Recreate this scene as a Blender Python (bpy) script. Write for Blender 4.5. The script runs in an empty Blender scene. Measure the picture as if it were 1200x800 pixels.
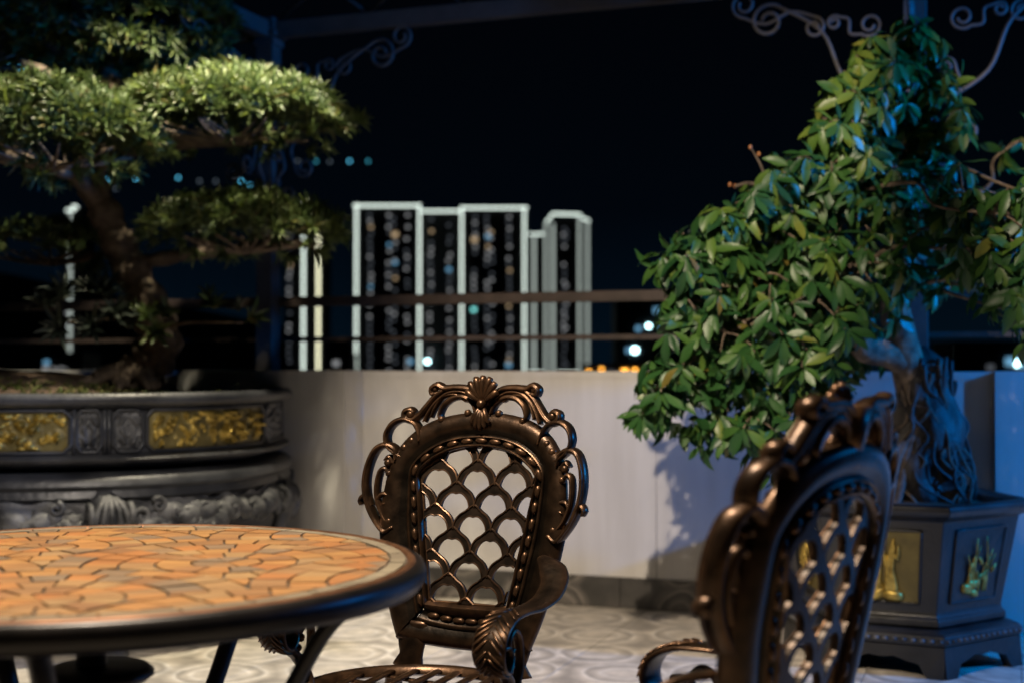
import bpy, bmesh, math, random
from mathutils import Vector, Matrix, noise
R = math.radians
PI = math.pi
scene = bpy.context.scene
col = scene.collection
random.seed(7)

# ------------------------------------------------------------------ camera
cam_d = bpy.data.cameras.new('camera')
cam = bpy.data.objects.new('camera', cam_d)
col.objects.link(cam)
cam.location = (0, 0, 1.05)
cam.rotation_euler = (R(90 + 0.97), 0, 0)
cam_d.lens = 48
cam_d.sensor_width = 36
cam_d.clip_start = 0.05
cam_d.clip_end = 20000
cam_d.dof.use_dof = True
cam_d.dof.focus_distance = 2.86
cam_d.dof.aperture_fstop = 2.7
scene.camera = cam

# ------------------------------------------------------------------ night sky
world = bpy.data.worlds.new('World')
scene.world = world
world.use_nodes = True
wn = world.node_tree
for n in list(wn.nodes):
    wn.nodes.remove(n)
w_out = wn.nodes.new('ShaderNodeOutputWorld')
w_bg = wn.nodes.new('ShaderNodeBackground')
w_tc = wn.nodes.new('ShaderNodeTexCoord')
w_sep = wn.nodes.new('ShaderNodeSeparateXYZ')
w_ramp = wn.nodes.new('ShaderNodeValToRGB')
wn.links.new(w_tc.outputs['Generated'], w_sep.inputs[0])
wn.links.new(w_sep.outputs['Z'], w_ramp.inputs[0])
el = w_ramp.color_ramp.elements
el[0].position = 0.0
el[0].color = (0.0009, 0.0045, 0.0092, 1)
el[1].position = 0.30
el[1].color = (0.0005, 0.0007, 0.0014, 1)
e = el.new(0.11)
e.color = (0.0005, 0.0015, 0.0032, 1)
wn.links.new(w_ramp.outputs[0], w_bg.inputs['Color'])
w_bg.inputs['Strength'].default_value = 1.0
wn.links.new(w_bg.outputs[0], w_out.inputs[0])

# ------------------------------------------------------------------ exposure and render
scene.render.engine = 'CYCLES'
scene.cycles.max_bounces = 5
scene.cycles.diffuse_bounces = 2
scene.cycles.glossy_bounces = 2
scene.cycles.transmission_bounces = 3
scene.cycles.transparent_max_bounces = 5
scene.cycles.caustics_reflective = False
scene.cycles.caustics_refractive = False
scene.cycles.sample_clamp_indirect = 4
scene.cycles.use_denoising = True
vs = scene.view_settings
vs.view_transform = 'Standard'
vs.look = 'None'
vs.exposure = 0.0
vs.gamma = 1.0
vs.use_curve_mapping = False

# lamps that light the terrace: spotlights under the pergola and a blue flood light to the right
# name, label, position, aim point, power, colour, half angle, blend
SPOTS = [
    ('spot_light', 'black spotlight under the pergola aimed at the parapet wall and leafy bonsai', (0.0, 1.10, 2.92), (0.95, 4.6, 1.05), 820, (1.0, 0.82, 0.62), 24.0, .40),
    ('spot_light', 'black spotlight under the pergola straight above the mosaic table', (-0.60, 1.95, 2.85), (-0.55, 2.25, 0.0), 430, (1.0, 0.84, 0.66), 56, .65),
    ('spot_light', 'black spotlight under the pergola aimed at the cloud bonsai', (-0.95, 5.05, 3.08), (-1.34, 5.28, 2.0), 450, (1.0, 0.88, 0.64), 38, .35),
    ('spot_light', 'black spotlight under the pergola aimed at the front of the oval planter', (-0.30, 1.60, 2.95), (-1.70, 5.0, 0.60), 290, (1.0, 0.92, 0.84), 10, .7),
]
BLUE_POS = (4.2, 3.3, 2.1)
BLUE_AIM = (1.3, 5.6, 0.5)
BLUE_POWER = 680
BLUE_COLOR = (0.0, 0.27, 1.0)

# ------------------------------------------------------------------ helpers
def tag(o, label=None, cat=None, group=None, kind=None):
    if label: o['label'] = label
    if cat: o['category'] = cat
    if group: o['group'] = group
    if kind: o['kind'] = kind
    return o

def empty(name, loc=(0, 0, 0), rz=0.0, parent=None):
    o = bpy.data.objects.new(name, None)
    o.empty_display_size = 0.1
    col.objects.link(o)
    o.location = loc
    o.rotation_euler = (0, 0, rz)
    if parent: o.parent = parent
    return o

class MB:
    def __init__(self):
        self.v = []; self.f = []
    def add(self, vs_, fs_):
        b = len(self.v)
        self.v.extend([tuple(p) for p in vs_])
        self.f.extend([tuple(i + b for i in f) for f in fs_])
    def box(self, c, s, rz=0.0):
        hx, hy, hz = s[0] / 2, s[1] / 2, s[2] / 2
        ca, sa = math.cos(rz), math.sin(rz)
        p = []
        for x, y, z in ((-hx, -hy, -hz), (hx, -hy, -hz), (hx, hy, -hz), (-hx, hy, -hz),
                        (-hx, -hy, hz), (hx, -hy, hz), (hx, hy, hz), (-hx, hy, hz)):
            p.append((c[0] + x * ca - y * sa, c[1] + x * sa + y * ca, c[2] + z))
        self.add(p, [(3, 2, 1, 0), (4, 5, 6, 7), (0, 1, 5, 4), (1, 2, 6, 5), (2, 3, 7, 6), (3, 0, 4, 7)])
    def tube(self, path, rad, n=8, cap=True, flat=None):
        """tube along 3-d points; rad a number or a list; flat = (axis vector, half width) gives an elliptic section"""
        pts = [Vector(p) for p in path]
        m = len(pts)
        rads = rad if isinstance(rad, (list, tuple)) else [rad] * m
        vs_ = []; prev = None
        for i, p in enumerate(pts):
            t = (pts[min(i + 1, m - 1)] - pts[max(i - 1, 0)])
            if t.length < 1e-9: t = Vector((0, 0, 1))
            t.normalize()
            if flat:
                bvec = Vector(flat[0]); bvec = (bvec - t * bvec.dot(t))
                bvec = bvec.normalized() if bvec.length > 1e-6 else Vector((1, 0, 0))
                nvec = bvec.cross(t).normalized()
            else:
                if prev is None:
                    ref = Vector((0, 0, 1)) if abs(t.z) < 0.9 else Vector((1, 0, 0))
                    nvec = t.cross(ref).normalized()
                else:
                    nvec = prev - t * prev.dot(t)
                    nvec = nvec.normalized() if nvec.length > 1e-6 else t.orthogonal().normalized()
                prev = nvec
                bvec = t.cross(nvec)
            r = rads[i]
            w = r
            if flat:
                w = flat[1][i] if isinstance(flat[1], (list, tuple)) else flat[1]
            for k in range(n):
                a = 2 * PI * k / n
                vs_.append(p + nvec * (r * math.cos(a)) + bvec * (w * math.sin(a)))
        fs = []
        for i in range(m - 1):
            for k in range(n):
                k2 = (k + 1) % n
                fs.append((i * n + k, i * n + k2, (i + 1) * n + k2, (i + 1) * n + k))
        if cap:
            fs.append(tuple(range(n - 1, -1, -1)))
            fs.append(tuple((m - 1) * n + k for k in range(n)))
        self.add(vs_, fs)
    def loft(self, rings, close=True, capb=True, capt=True):
        n = len(rings[0]); vs_ = []
        for r in rings: vs_.extend(r)
        fs = []
        for i in range(len(rings) - 1):
            for k in range(n if close else n - 1):
                k2 = (k + 1) % n
                fs.append((i * n + k, i * n + k2, (i + 1) * n + k2, (i + 1) * n + k))
        if capb: fs.append(tuple(range(n - 1, -1, -1)))
        if capt: fs.append(tuple((len(rings) - 1) * n + k for k in range(n)))
        self.add(vs_, fs)
    def lathe(self, prof, n=32, c=(0, 0, 0), capb=True, capt=True):
        self.loft([[(c[0] + r * math.cos(2 * PI * k / n), c[1] + r * math.sin(2 * PI * k / n), c[2] + z)
                    for k in range(n)] for r, z in prof], True, capb, capt)
    def ball(self, c, r, nu=10, nv=6, sc=(1, 1, 1), M=None):
        rings = []
        for j in range(1, nv):
            t = PI * j / nv
            ring = []
            for k in range(nu):
                a = 2 * PI * k / nu
                p = Vector((r * sc[0] * math.sin(t) * math.cos(a), r * sc[1] * math.sin(t) * math.sin(a), -r * sc[2] * math.cos(t)))
                if M: p = M @ p
                ring.append((c[0] + p.x, c[1] + p.y, c[2] + p.z))
            rings.append(ring)
        self.loft(rings)
    def grid(self, fn, nu, nv):
        vs_ = [fn(i / nu, j / nv) for j in range(nv + 1) for i in range(nu + 1)]
        fs = [(j * (nu + 1) + i, j * (nu + 1) + i + 1, (j + 1) * (nu + 1) + i + 1, (j + 1) * (nu + 1) + i)
              for j in range(nv) for i in range(nu)]
        self.add(vs_, fs)
    def prism(self, poly, z0, z1, bevel=0.0):
        n = len(poly)
        cx = sum(p[0] for p in poly) / n; cy = sum(p[1] for p in poly) / n
        def sh(p, d):
            dx, dy = p[0] - cx, p[1] - cy
            L = math.hypot(dx, dy) or 1
            k = max(0, (L - d) / L)
            return (cx + dx * k, cy + dy * k)
        rings = [[(p[0], p[1], z0) for p in poly]]
        if bevel:
            rings.append([(p[0], p[1], z1 - bevel) for p in poly])
            rings.append([sh(p, bevel) + (z1,) for p in poly])
        else:
            rings.append([(p[0], p[1], z1) for p in poly])
        self.loft(rings)
    def mesh(self, name, mat, smooth=True):
        me = bpy.data.meshes.new(name)
        me.from_pydata(self.v, [], self.f)
        if mat: me.materials.append(mat)
        if smooth:
            for p in me.polygons: p.use_smooth = True
        me.update()
        return me
    def build(self, name, mat, parent=None, smooth=True, sharp=None):
        me = self.mesh(name, mat, smooth)
        bm = bmesh.new(); bm.from_mesh(me)
        bmesh.ops.recalc_face_normals(bm, faces=bm.faces)
        bm.to_mesh(me); bm.free()
        if smooth and sharp:
            me.set_sharp_from_angle(angle=R(sharp))
        o = bpy.data.objects.new(name, me)
        col.objects.link(o)
        if parent: o.parent = parent
        return o

def link(name, me, parent=None, M=None):
    o = bpy.data.objects.new(name, me)
    col.objects.link(o)
    if parent: o.parent = parent
    if M is not None: o.matrix_basis = M
    return o

def copy_tree(o, parent=None):
    c = o.copy(); col.objects.link(c); c.parent = parent
    for ch in list(o.children): copy_tree(ch, c)
    return c

def spline(pts, per=8):
    P = [Vector(p) for p in pts]
    P = [P[0] * 2 - P[1]] + P + [P[-1] * 2 - P[-2]]
    out = []
    for i in range(1, len(P) - 2):
        for s in range(per):
            t = s / per
            a, b, c, d = P[i - 1], P[i], P[i + 1], P[i + 2]
            out.append(0.5 * ((2 * b) + (c - a) * t + (2 * a - 5 * b + 4 * c - d) * t * t + (3 * b - a - 3 * c + d) * t ** 3))
    out.append(P[-2])
    return out

def clip(poly, edges):
    """convex clip of a 2-d polygon; edges = list of (px, py, nx, ny) half planes, inside where (p-q).n >= 0"""
    for (qx, qy, nx, ny) in edges:
        out = []
        m = len(poly)
        for i in range(m):
            a = poly[i]; b = poly[(i + 1) % m]
            da = (a[0] - qx) * nx + (a[1] - qy) * ny
            db = (b[0] - qx) * nx + (b[1] - qy) * ny
            if da >= 0: out.append(a)
            if (da >= 0) != (db >= 0):
                t = da / (da - db)
                out.append((a[0] + (b[0] - a[0]) * t, a[1] + (b[1] - a[1]) * t))
        poly = out
        if len(poly) < 3: return []
    return poly

def area(poly):
    return 0.5 * sum(poly[i][0] * poly[(i + 1) % len(poly)][1] - poly[(i + 1) % len(poly)][0] * poly[i][1] for i in range(len(poly)))

# ------------------------------------------------------------------ materials
def new_mat(name):
    m = bpy.data.materials.new(name); m.use_nodes = True
    nt = m.node_tree
    b = nt.nodes['Principled BSDF']
    return m, nt, b

def noise_mat(name, c1, c2, scale=8, rough=0.6, metal=0.0, bump=0.0, bscale=None, detail=5, rough2=None, spec=0.5, lo=0.35, hi=0.65, coat=0.0):
    m, nt, b = new_mat(name)
    tc = nt.nodes.new('ShaderNodeTexCoord')
    n = nt.nodes.new('ShaderNodeTexNoise')
    n.inputs['Scale'].default_value = scale; n.inputs['Detail'].default_value = detail
    nt.links.new(tc.outputs['Object'], n.inputs['Vector'])
    r = nt.nodes.new('ShaderNodeValToRGB')
    r.color_ramp.elements[0].position = lo; r.color_ramp.elements[0].color = (*c1, 1)
    r.color_ramp.elements[1].position = hi; r.color_ramp.elements[1].color = (*c2, 1)
    nt.links.new(n.outputs['Fac'], r.inputs[0])
    nt.links.new(r.outputs[0], b.inputs['Base Color'])
    b.inputs['Roughness'].default_value = rough
    b.inputs['Metallic'].default_value = metal
    b.inputs['Specular IOR Level'].default_value = spec
    b.inputs['Coat Weight'].default_value = coat
    if rough2 is not None:
        mr = nt.nodes.new('ShaderNodeMapRange')
        mr.inputs['To Min'].default_value = rough; mr.inputs['To Max'].default_value = rough2
        nt.links.new(n.outputs['Fac'], mr.inputs['Value'])
        nt.links.new(mr.outputs[0], b.inputs['Roughness'])
    if bump:
        n2 = nt.nodes.new('ShaderNodeTexNoise'); n2.inputs['Scale'].default_value = bscale or scale * 4
        n2.inputs['Detail'].default_value = 4
        nt.links.new(tc.outputs['Object'], n2.inputs['Vector'])
        bp = nt.nodes.new('ShaderNodeBump'); bp.inputs['Strength'].default_value = bump
        bp.inputs['Distance'].default_value = 0.01
        nt.links.new(n2.outputs['Fac'], bp.inputs['Height'])
        nt.links.new(bp.outputs[0], b.inputs['Normal'])
    return m

def streak(m, amount=.12):
    nt = m.node_tree; b = nt.nodes['Principled BSDF']
    src = b.inputs['Base Color'].links[0].from_socket
    tc = nt.nodes.new('ShaderNodeTexCoord'); mp = nt.nodes.new('ShaderNodeMapping'); mp.inputs['Scale'].default_value = (7, 7, .7)
    n = nt.nodes.new('ShaderNodeTexNoise'); n.inputs['Scale'].default_value = 1.6; n.inputs['Detail'].default_value = 8; n.inputs['Roughness'].default_value = .65
    nt.links.new(tc.outputs['Object'], mp.inputs[0]); nt.links.new(mp.outputs[0], n.inputs['Vector'])
    r = nt.nodes.new('ShaderNodeValToRGB'); k = 1 - amount
    r.color_ramp.elements[0].position = .32; r.color_ramp.elements[0].color = (k, k * .99, k * .97, 1)
    r.color_ramp.elements[1].position = .6; r.color_ramp.elements[1].color = (1, 1, 1, 1)
    nt.links.new(n.outputs['Fac'], r.inputs[0])
    mx = nt.nodes.new('ShaderNodeMix'); mx.data_type = 'RGBA'; mx.blend_type = 'MULTIPLY'; mx.inputs['Factor'].default_value = 1
    nt.links.new(src, mx.inputs['A']); nt.links.new(r.outputs[0], mx.inputs['B']); nt.links.new(mx.outputs['Result'], b.inputs['Base Color'])

def emit_mat(name, c, s):
    m, nt, b = new_mat(name)
    b.inputs['Base Color'].default_value = (0.02, 0.02, 0.02, 1)
    b.inputs['Emission Color'].default_value = (*c, 1)
    b.inputs['Emission Strength'].default_value = s
    m.cycles.emission_sampling = 'NONE'
    return m

def bronze_mat():
    m, nt, b = new_mat('antique_bronze')
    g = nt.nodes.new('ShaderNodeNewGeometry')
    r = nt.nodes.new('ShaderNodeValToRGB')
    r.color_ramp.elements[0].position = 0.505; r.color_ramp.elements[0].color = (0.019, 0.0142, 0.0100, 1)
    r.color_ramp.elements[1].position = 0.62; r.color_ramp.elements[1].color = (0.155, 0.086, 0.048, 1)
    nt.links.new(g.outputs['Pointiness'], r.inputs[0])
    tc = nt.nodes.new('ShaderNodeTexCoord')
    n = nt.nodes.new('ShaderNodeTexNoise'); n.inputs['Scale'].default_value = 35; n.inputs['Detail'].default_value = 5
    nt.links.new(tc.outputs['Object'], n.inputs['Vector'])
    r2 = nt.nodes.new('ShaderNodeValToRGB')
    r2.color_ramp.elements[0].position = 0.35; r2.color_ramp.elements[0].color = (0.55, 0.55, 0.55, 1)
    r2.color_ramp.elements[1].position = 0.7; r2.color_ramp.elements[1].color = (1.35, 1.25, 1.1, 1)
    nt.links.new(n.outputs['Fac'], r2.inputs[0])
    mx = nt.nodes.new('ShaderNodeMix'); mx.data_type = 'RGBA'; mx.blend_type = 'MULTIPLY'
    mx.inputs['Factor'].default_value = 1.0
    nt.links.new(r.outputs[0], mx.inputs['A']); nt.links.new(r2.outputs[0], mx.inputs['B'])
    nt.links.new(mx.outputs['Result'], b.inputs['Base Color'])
    b.inputs['Metallic'].default_value = 0.75
    mr = nt.nodes.new('ShaderNodeMapRange')
    mr.inputs['To Min'].default_value = 0.22; mr.inputs['To Max'].default_value = 0.46
    nt.links.new(n.outputs['Fac'], mr.inputs['Value'])
    nt.links.new(mr.outputs[0], b.inputs['Roughness'])
    n3 = nt.nodes.new('ShaderNodeTexNoise'); n3.inputs['Scale'].default_value = 160; n3.inputs['Detail'].default_value = 3
    nt.links.new(tc.outputs['Object'], n3.inputs['Vector'])
    bp = nt.nodes.new('ShaderNodeBump'); bp.inputs['Strength'].default_value = 0.12; bp.inputs['Distance'].default_value = 0.004
    nt.links.new(n3.outputs['Fac'], bp.inputs['Height']); nt.links.new(bp.outputs[0], b.inputs['Normal'])
    return m

def tile_mat():
    m, nt, b = new_mat('terracotta_tile')
    oi = nt.nodes.new('ShaderNodeObjectInfo')
    r = nt.nodes.new('ShaderNodeValToRGB')
    r.color_ramp.elements[0].position = 0.0; r.color_ramp.elements[0].color = (0.36, 0.140, 0.034, 1)
    r.color_ramp.elements[1].position = 1.0; r.color_ramp.elements[1].color = (0.20, 0.140, 0.08, 1)
    for p, c in ((0.3, (0.38, 0.195, 0.055, 1)), (0.55, (0.25, 0.120, 0.042, 1)), (0.78, (0.36, 0.215, 0.080, 1)), (0.88, (0.23, 0.145, 0.072, 1))):
        q = r.color_ramp.elements.new(p); q.color = c
    nt.links.new(oi.outputs['Random'], r.inputs[0])
    tc = nt.nodes.new('ShaderNodeTexCoord')
    mp = nt.nodes.new('ShaderNodeMapping'); mp.inputs['Scale'].default_value = (9, 40, 20); mp.inputs['Rotation'].default_value = (0, 0, 0.5)
    nt.links.new(tc.outputs['Object'], mp.inputs[0])
    n = nt.nodes.new('ShaderNodeTexNoise'); n.inputs['Scale'].default_value = 1.0; n.inputs['Detail'].default_value = 6
    nt.links.new(mp.outputs[0], n.inputs['Vector'])
    r2 = nt.nodes.new('ShaderNodeValToRGB')
    r2.color_ramp.elements[0].position = 0.3; r2.color_ramp.elements[0].color = (0.62, 0.6, 0.58, 1)
    r2.color_ramp.elements[1].position = 0.7; r2.color_ramp.elements[1].color = (1.1, 1.1, 1.15, 1)
    nt.links.new(n.outputs['Fac'], r2.inputs[0])
    mx = nt.nodes.new('ShaderNodeMix'); mx.data_type = 'RGBA'; mx.blend_type = 'MULTIPLY'; mx.inputs['Factor'].default_value = 1
    nt.links.new(r.outputs[0], mx.inputs['A']); nt.links.new(r2.outputs[0], mx.inputs['B'])
    nt.links.new(mx.outputs['Result'], b.inputs['Base Color'])
    b.inputs['Roughness'].default_value = 0.72
    return m

def floor_mat(name, base, dark, line, cell):
    """printed stone tile: rings and scallops in warm greys"""
    m, nt, b = new_mat(name)
    tc = nt.nodes.new('ShaderNodeTexCoord')
    vo = nt.nodes.new('ShaderNodeTexVoronoi'); vo.inputs['Scale'].default_value = cell; vo.inputs['Randomness'].default_value = 0.3
    nz = nt.nodes.new('ShaderNodeTexNoise'); nz.inputs['Scale'].default_value = 5; nz.inputs['Detail'].default_value = 6
    mixv = nt.nodes.new('ShaderNodeVectorMath'); mixv.operation = 'MULTIPLY_ADD'
    mixv.inputs[1].default_value = (0.05, 0.05, 0.05)
    g = nt.nodes.new('ShaderNodeNewGeometry')
    nt.links.new(g.outputs['Position'], nz.inputs['Vector'])
    nt.links.new(nz.outputs['Color'], mixv.inputs[0]); nt.links.new(g.outputs['Position'], mixv.inputs[2])
    nt.links.new(mixv.outputs[0], vo.inputs['Vector'])
    r = nt.nodes.new('ShaderNodeValToRGB')
    els = r.color_ramp.elements
    els[0].position = 0.0; els[0].color = (*base, 1)
    els[1].position = 1.0; els[1].color = (*dark, 1)
    for p, c in ((0.26, base), (0.30, line), (0.335, base), (0.42, dark), (0.46, line), (0.50, base), (0.62, dark)):
        q = els.new(p); q.color = (*c, 1)
    nt.links.new(vo.outputs['Distance'], r.inputs[0])
    n = nt.nodes.new('ShaderNodeTexNoise'); n.inputs['Scale'].default_value = 14; n.inputs['Detail'].default_value = 7
    nt.links.new(g.outputs['Position'], n.inputs['Vector'])
    r2 = nt.nodes.new('ShaderNodeValToRGB')
    r2.color_ramp.elements[0].position = 0.3; r2.color_ramp.elements[0].color = (0.62, 0.62, 0.62, 1)
    r2.color_ramp.elements[1].position = 0.72; r2.color_ramp.elements[1].color = (1.12, 1.1, 1.08, 1)
    nt.links.new(n.outputs['Fac'], r2.inputs[0])
    mx = nt.nodes.new('ShaderNodeMix'); mx.data_type = 'RGBA'; mx.blend_type = 'MULTIPLY'; mx.inputs['Factor'].default_value = 1
    nt.links.new(r.outputs[0], mx.inputs['A']); nt.links.new(r2.outputs[0], mx.inputs['B'])
    nt.links.new(mx.outputs['Result'], b.inputs['Base Color'])
    b.inputs['Roughness'].default_value = 0.42
    bp = nt.nodes.new('ShaderNodeBump'); bp.inputs['Strength'].default_value = 0.25; bp.inputs['Distance'].default_value = 0.01
    nt.links.new(vo.outputs['Distance'], bp.inputs['Height'])
    nt.links.new(bp.outputs[0], b.inputs['Normal'])
    return m

def leaf_mat(name, cols, rough=0.4, trans=0.25, per_island=True, spec=0.5):
    m, nt, b = new_mat(name)
    out = nt.nodes['Material Output']
    g = nt.nodes.new('ShaderNodeNewGeometry')
    oi = nt.nodes.new('ShaderNodeObjectInfo')
    ad = nt.nodes.new('ShaderNodeMath'); ad.operation = 'ADD'
    fr = nt.nodes.new('ShaderNodeMath'); fr.operation = 'FRACT'
    nt.links.new(g.outputs['Random Per Island'], ad.inputs[0]); nt.links.new(oi.outputs['Random'], ad.inputs[1])
    nt.links.new(ad.outputs[0], fr.inputs[0])
    r = nt.nodes.new('ShaderNodeValToRGB')
    els = r.color_ramp.elements
    els[0].position = 0; els[0].color = (*cols[0][1], 1)
    els[1].position = 1; els[1].color = (*cols[-1][1], 1)
    for p, c in cols[1:-1]:
        q = els.new(p); q.color = (*c, 1)
    nt.links.new(fr.outputs[0], r.inputs[0])
    nt.links.new(r.outputs[0], b.inputs['Base Color'])
    b.inputs['Roughness'].default_value = rough
    b.inputs['Specular IOR Level'].default_value = spec
    tr = nt.nodes.new('ShaderNodeBsdfTranslucent')
    nt.links.new(r.outputs[0], tr.inputs['Color'])
    mx = nt.nodes.new('ShaderNodeMixShader'); mx.inputs[0].default_value = trans
    nt.links.new(b.outputs[0], mx.inputs[1]); nt.links.new(tr.outputs[0], mx.inputs[2])
    nt.links.new(mx.outputs[0], out.inputs['Surface'])
    return m

M = {}
M['bronze'] = bronze_mat()
M['tile'] = tile_mat()
M['copper'] = noise_mat('rubbed_copper', (0.05, 0.032, 0.021), (0.18, 0.10, 0.056), 30, 0.28, 0.8, rough2=0.45)
M['bronze2'] = noise_mat('dark_bronze', (0.020, 0.015, 0.011), (0.050, 0.032, 0.021), 40, 0.30, 0.7, rough2=0.5)
M['border'] = noise_mat('beige_border_tile', (0.15, 0.12, 0.075), (0.235, 0.195, 0.125), 12, 0.8)
M['grout'] = noise_mat('dark_grout', (0.045, 0.032, 0.02), (0.08, 0.06, 0.04), 30, 0.9)
M['rim'] = noise_mat('black_painted_rim', (0.008, 0.007, 0.0065), (0.014, 0.011, 0.0095), 25, 0.30, 0.3, rough2=0.42)
M['rimedge'] = noise_mat('copper_rim_edge', (0.10, 0.045, 0.02), (0.18, 0.085, 0.04), 25, 0.5, 0.6)
M['wall'] = noise_mat('painted_wall', (0.50, 0.49, 0.48), (0.60, 0.59, 0.58), 1.3, 0.75, bump=0.06, bscale=90, detail=7)
streak(M['wall'])
M['cap'] = noise_mat('wall_cap', (0.42, 0.41, 0.40), (0.5, 0.49, 0.48), 6, 0.7)
M['floor'] = floor_mat('printed_floor_tile', (0.60, 0.55, 0.47), (0.36, 0.33, 0.285), (0.74, 0.70, 0.63), 3.0)
M['skirt'] = floor_mat('dark_skirting_tile', (0.13, 0.12, 0.11), (0.06, 0.058, 0.055), (0.22, 0.20, 0.18), 4.5)
M['joint'] = noise_mat('grey_joint', (0.16, 0.15, 0.14), (0.22, 0.21, 0.19), 20, 0.9)
M['steel'] = noise_mat('painted_steel', (0.070, 0.065, 0.066), (0.092, 0.085, 0.084), 12, 0.5, rough2=0.6)
M['rail'] = noise_mat('brown_rail_paint', (0.040, 0.030, 0.026), (0.062, 0.046, 0.040), 14, 0.45)
M['stone'] = noise_mat('charcoal_glazed_pot', (0.009, 0.010, 0.013), (0.046, 0.048, 0.054), 7, 0.30, bump=0.25, bscale=45, rough2=0.6, lo=0.3, hi=0.72)
M['blackpot'] = noise_mat('black_glazed_pot', (0.005, 0.0053, 0.006), (0.024, 0.024, 0.025), 8, 0.24, bump=0.2, bscale=45, rough2=0.5, lo=0.3, hi=0.75)
M['stoneworn'] = noise_mat('worn_grey_carving', (0.014, 0.015, 0.018), (0.115, 0.116, 0.120), 16, 0.55, bump=0.3, bscale=60)
M['gold'] = noise_mat('gold_paint', (0.22, 0.15, 0.03), (0.60, 0.42, 0.09), 26, 0.33, 0.6, rough2=0.5, lo=.38, hi=.6)
M['goldback'] = noise_mat('dull_gold_ground', (0.11, 0.085, 0.025), (0.19, 0.145, 0.04), 14, 0.5, 0.3)
M['soil'] = noise_mat('soil', (0.035, 0.024, 0.016), (0.10, 0.06, 0.035), 30, 0.95, bump=0.8, bscale=60)
M['bark'] = noise_mat('bark', (0.07, 0.05, 0.035), (0.22, 0.165, 0.115), 22, 0.85, bump=0.9, bscale=40)
M['darkbark'] = noise_mat('dark_rock_bark', (0.012, 0.011, 0.012), (0.055, 0.05, 0.048), 12, 0.6, bump=0.9, bscale=25)
M['root'] = noise_mat('root_bark', (0.05, 0.038, 0.03), (0.15, 0.115, 0.09), 25, 0.8, bump=0.6, bscale=50)
M['leaf'] = leaf_mat('broad_leaf', [(0, (0.014, 0.056, 0.016)), (0.3, (0.022, 0.078, 0.020)), (0.6, (0.034, 0.100, 0.022)), (0.88, (0.060, 0.135, 0.024)), (0.985, (0.11, 0.16, 0.026)), (1, (0.16, 0.10, 0.022))], 0.42, 0.22)
M['litleaf'] = leaf_mat('lit_crown_leaf', [(0, (0.060, 0.140, 0.022)), (0.4, (0.095, 0.175, 0.028)), (0.9, (0.14, 0.20, 0.032)), (1, (0.20, 0.16, 0.035))], 0.4, 0.25)  # lighter yellow-green that paints the light on the upper crown into the leaves
M['needle'] = leaf_mat('podocarpus_leaf', [(0, (0.06, 0.10, 0.03)), (0.45, (0.09, 0.135, 0.04)), (0.8, (0.13, 0.165, 0.06)), (0.95, (0.15, 0.20, 0.03)), (1, (0.16, 0.11, 0.05))], 0.42, 0.15)
M['greyneedle'] = leaf_mat('grey_green_leaf', [(0, (0.025, 0.038, 0.028)), (0.5, (0.04, 0.055, 0.042)), (1, (0.06, 0.07, 0.055))], 0.5, 0.15)
M['moss'] = leaf_mat('moss', [(0, (0.04, 0.065, 0.01)), (0.5, (0.08, 0.10, 0.02)), (1, (0.12, 0.09, 0.03))], 0.8, 0.15)
M['tower'] = noise_mat('dark_tower_wall', (0.012, 0.013, 0.016), (0.02, 0.021, 0.025), 0.05, 0.7)
M['ground'] = noise_mat('night_ground', (0.008, 0.009, 0.010), (0.015, 0.016, 0.017), 0.01, 0.9)
M['hill'] = noise_mat('wooded_hill', (0.010, 0.014, 0.012), (0.018, 0.024, 0.02), 0.02, 0.95)
M['black'] = noise_mat('lamp_black', (0.015, 0.015, 0.016), (0.025, 0.025, 0.027), 20, 0.45)
M['shadewhite'] = noise_mat('shade_inside', (0.6, 0.58, 0.55), (0.66, 0.64, 0.6), 20, 0.6)
M['led'] = emit_mat('white_led_outline', (0.86, 1.0, 0.90), 1.6)
M['led_dim'] = emit_mat('dim_led_outline', (0.80, 0.92, 0.84), 0.5)
M['led_warm'] = emit_mat('warm_led_outline', (1.0, 0.98, 0.66), 1.9)
WIN = {'a': emit_mat('window_glow_faint', (0.55, 0.62, 0.72), 0.12), 'b': emit_mat('window_glow_pale', (0.70, 0.72, 0.74), 0.42),
       'c': emit_mat('window_glow_warm', (1.0, 0.72, 0.42), 0.55), 'd': emit_mat('window_glow_blue', (0.22, 0.55, 0.85), 0.7),
       'e': emit_mat('window_glow_bright', (0.55, 0.95, 1.0), 11.0), 'f': emit_mat('window_glow_cyan', (0.20, 0.75, 0.70), 2.2),
       'g': emit_mat('window_glow_orange', (1.0, 0.42, 0.05), 6.0)}

# ------------------------------------------------------------------ pixel-free layout constants
CAMH = 1.05
def at(px, py, Y):            # a point of the place, from where it lies in the 1200-wide sketch plan and its distance
    return Vector(((px - 600) / 1600 * Y, Y, CAMH - (py - 427) / 1600 * Y))
WA = math.atan(0.364)         # the parapet runs away to the left
WD = Vector((math.cos(WA), -math.sin(WA), 0))       # along the wall, to the right
WNrm = Vector((-math.sin(WA), -math.cos(WA), 0))    # wall face, towards the terrace
W0 = Vector((0, 6.10, 0))
def wl(s, d=0.0, z=0.0):      # along wall, out from wall face, height
    return W0 + WD * s + WNrm * d + Vector((0, 0, z))

# ------------------------------------------------------------------ ground, hill, floor
mb = MB(); mb.grid(lambda u, v: ((u - .5) * 16000, -2000 + v * 12000, -48.0), 8, 8)
tag(mb.build('ground', M['ground']), kind='structure')

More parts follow.
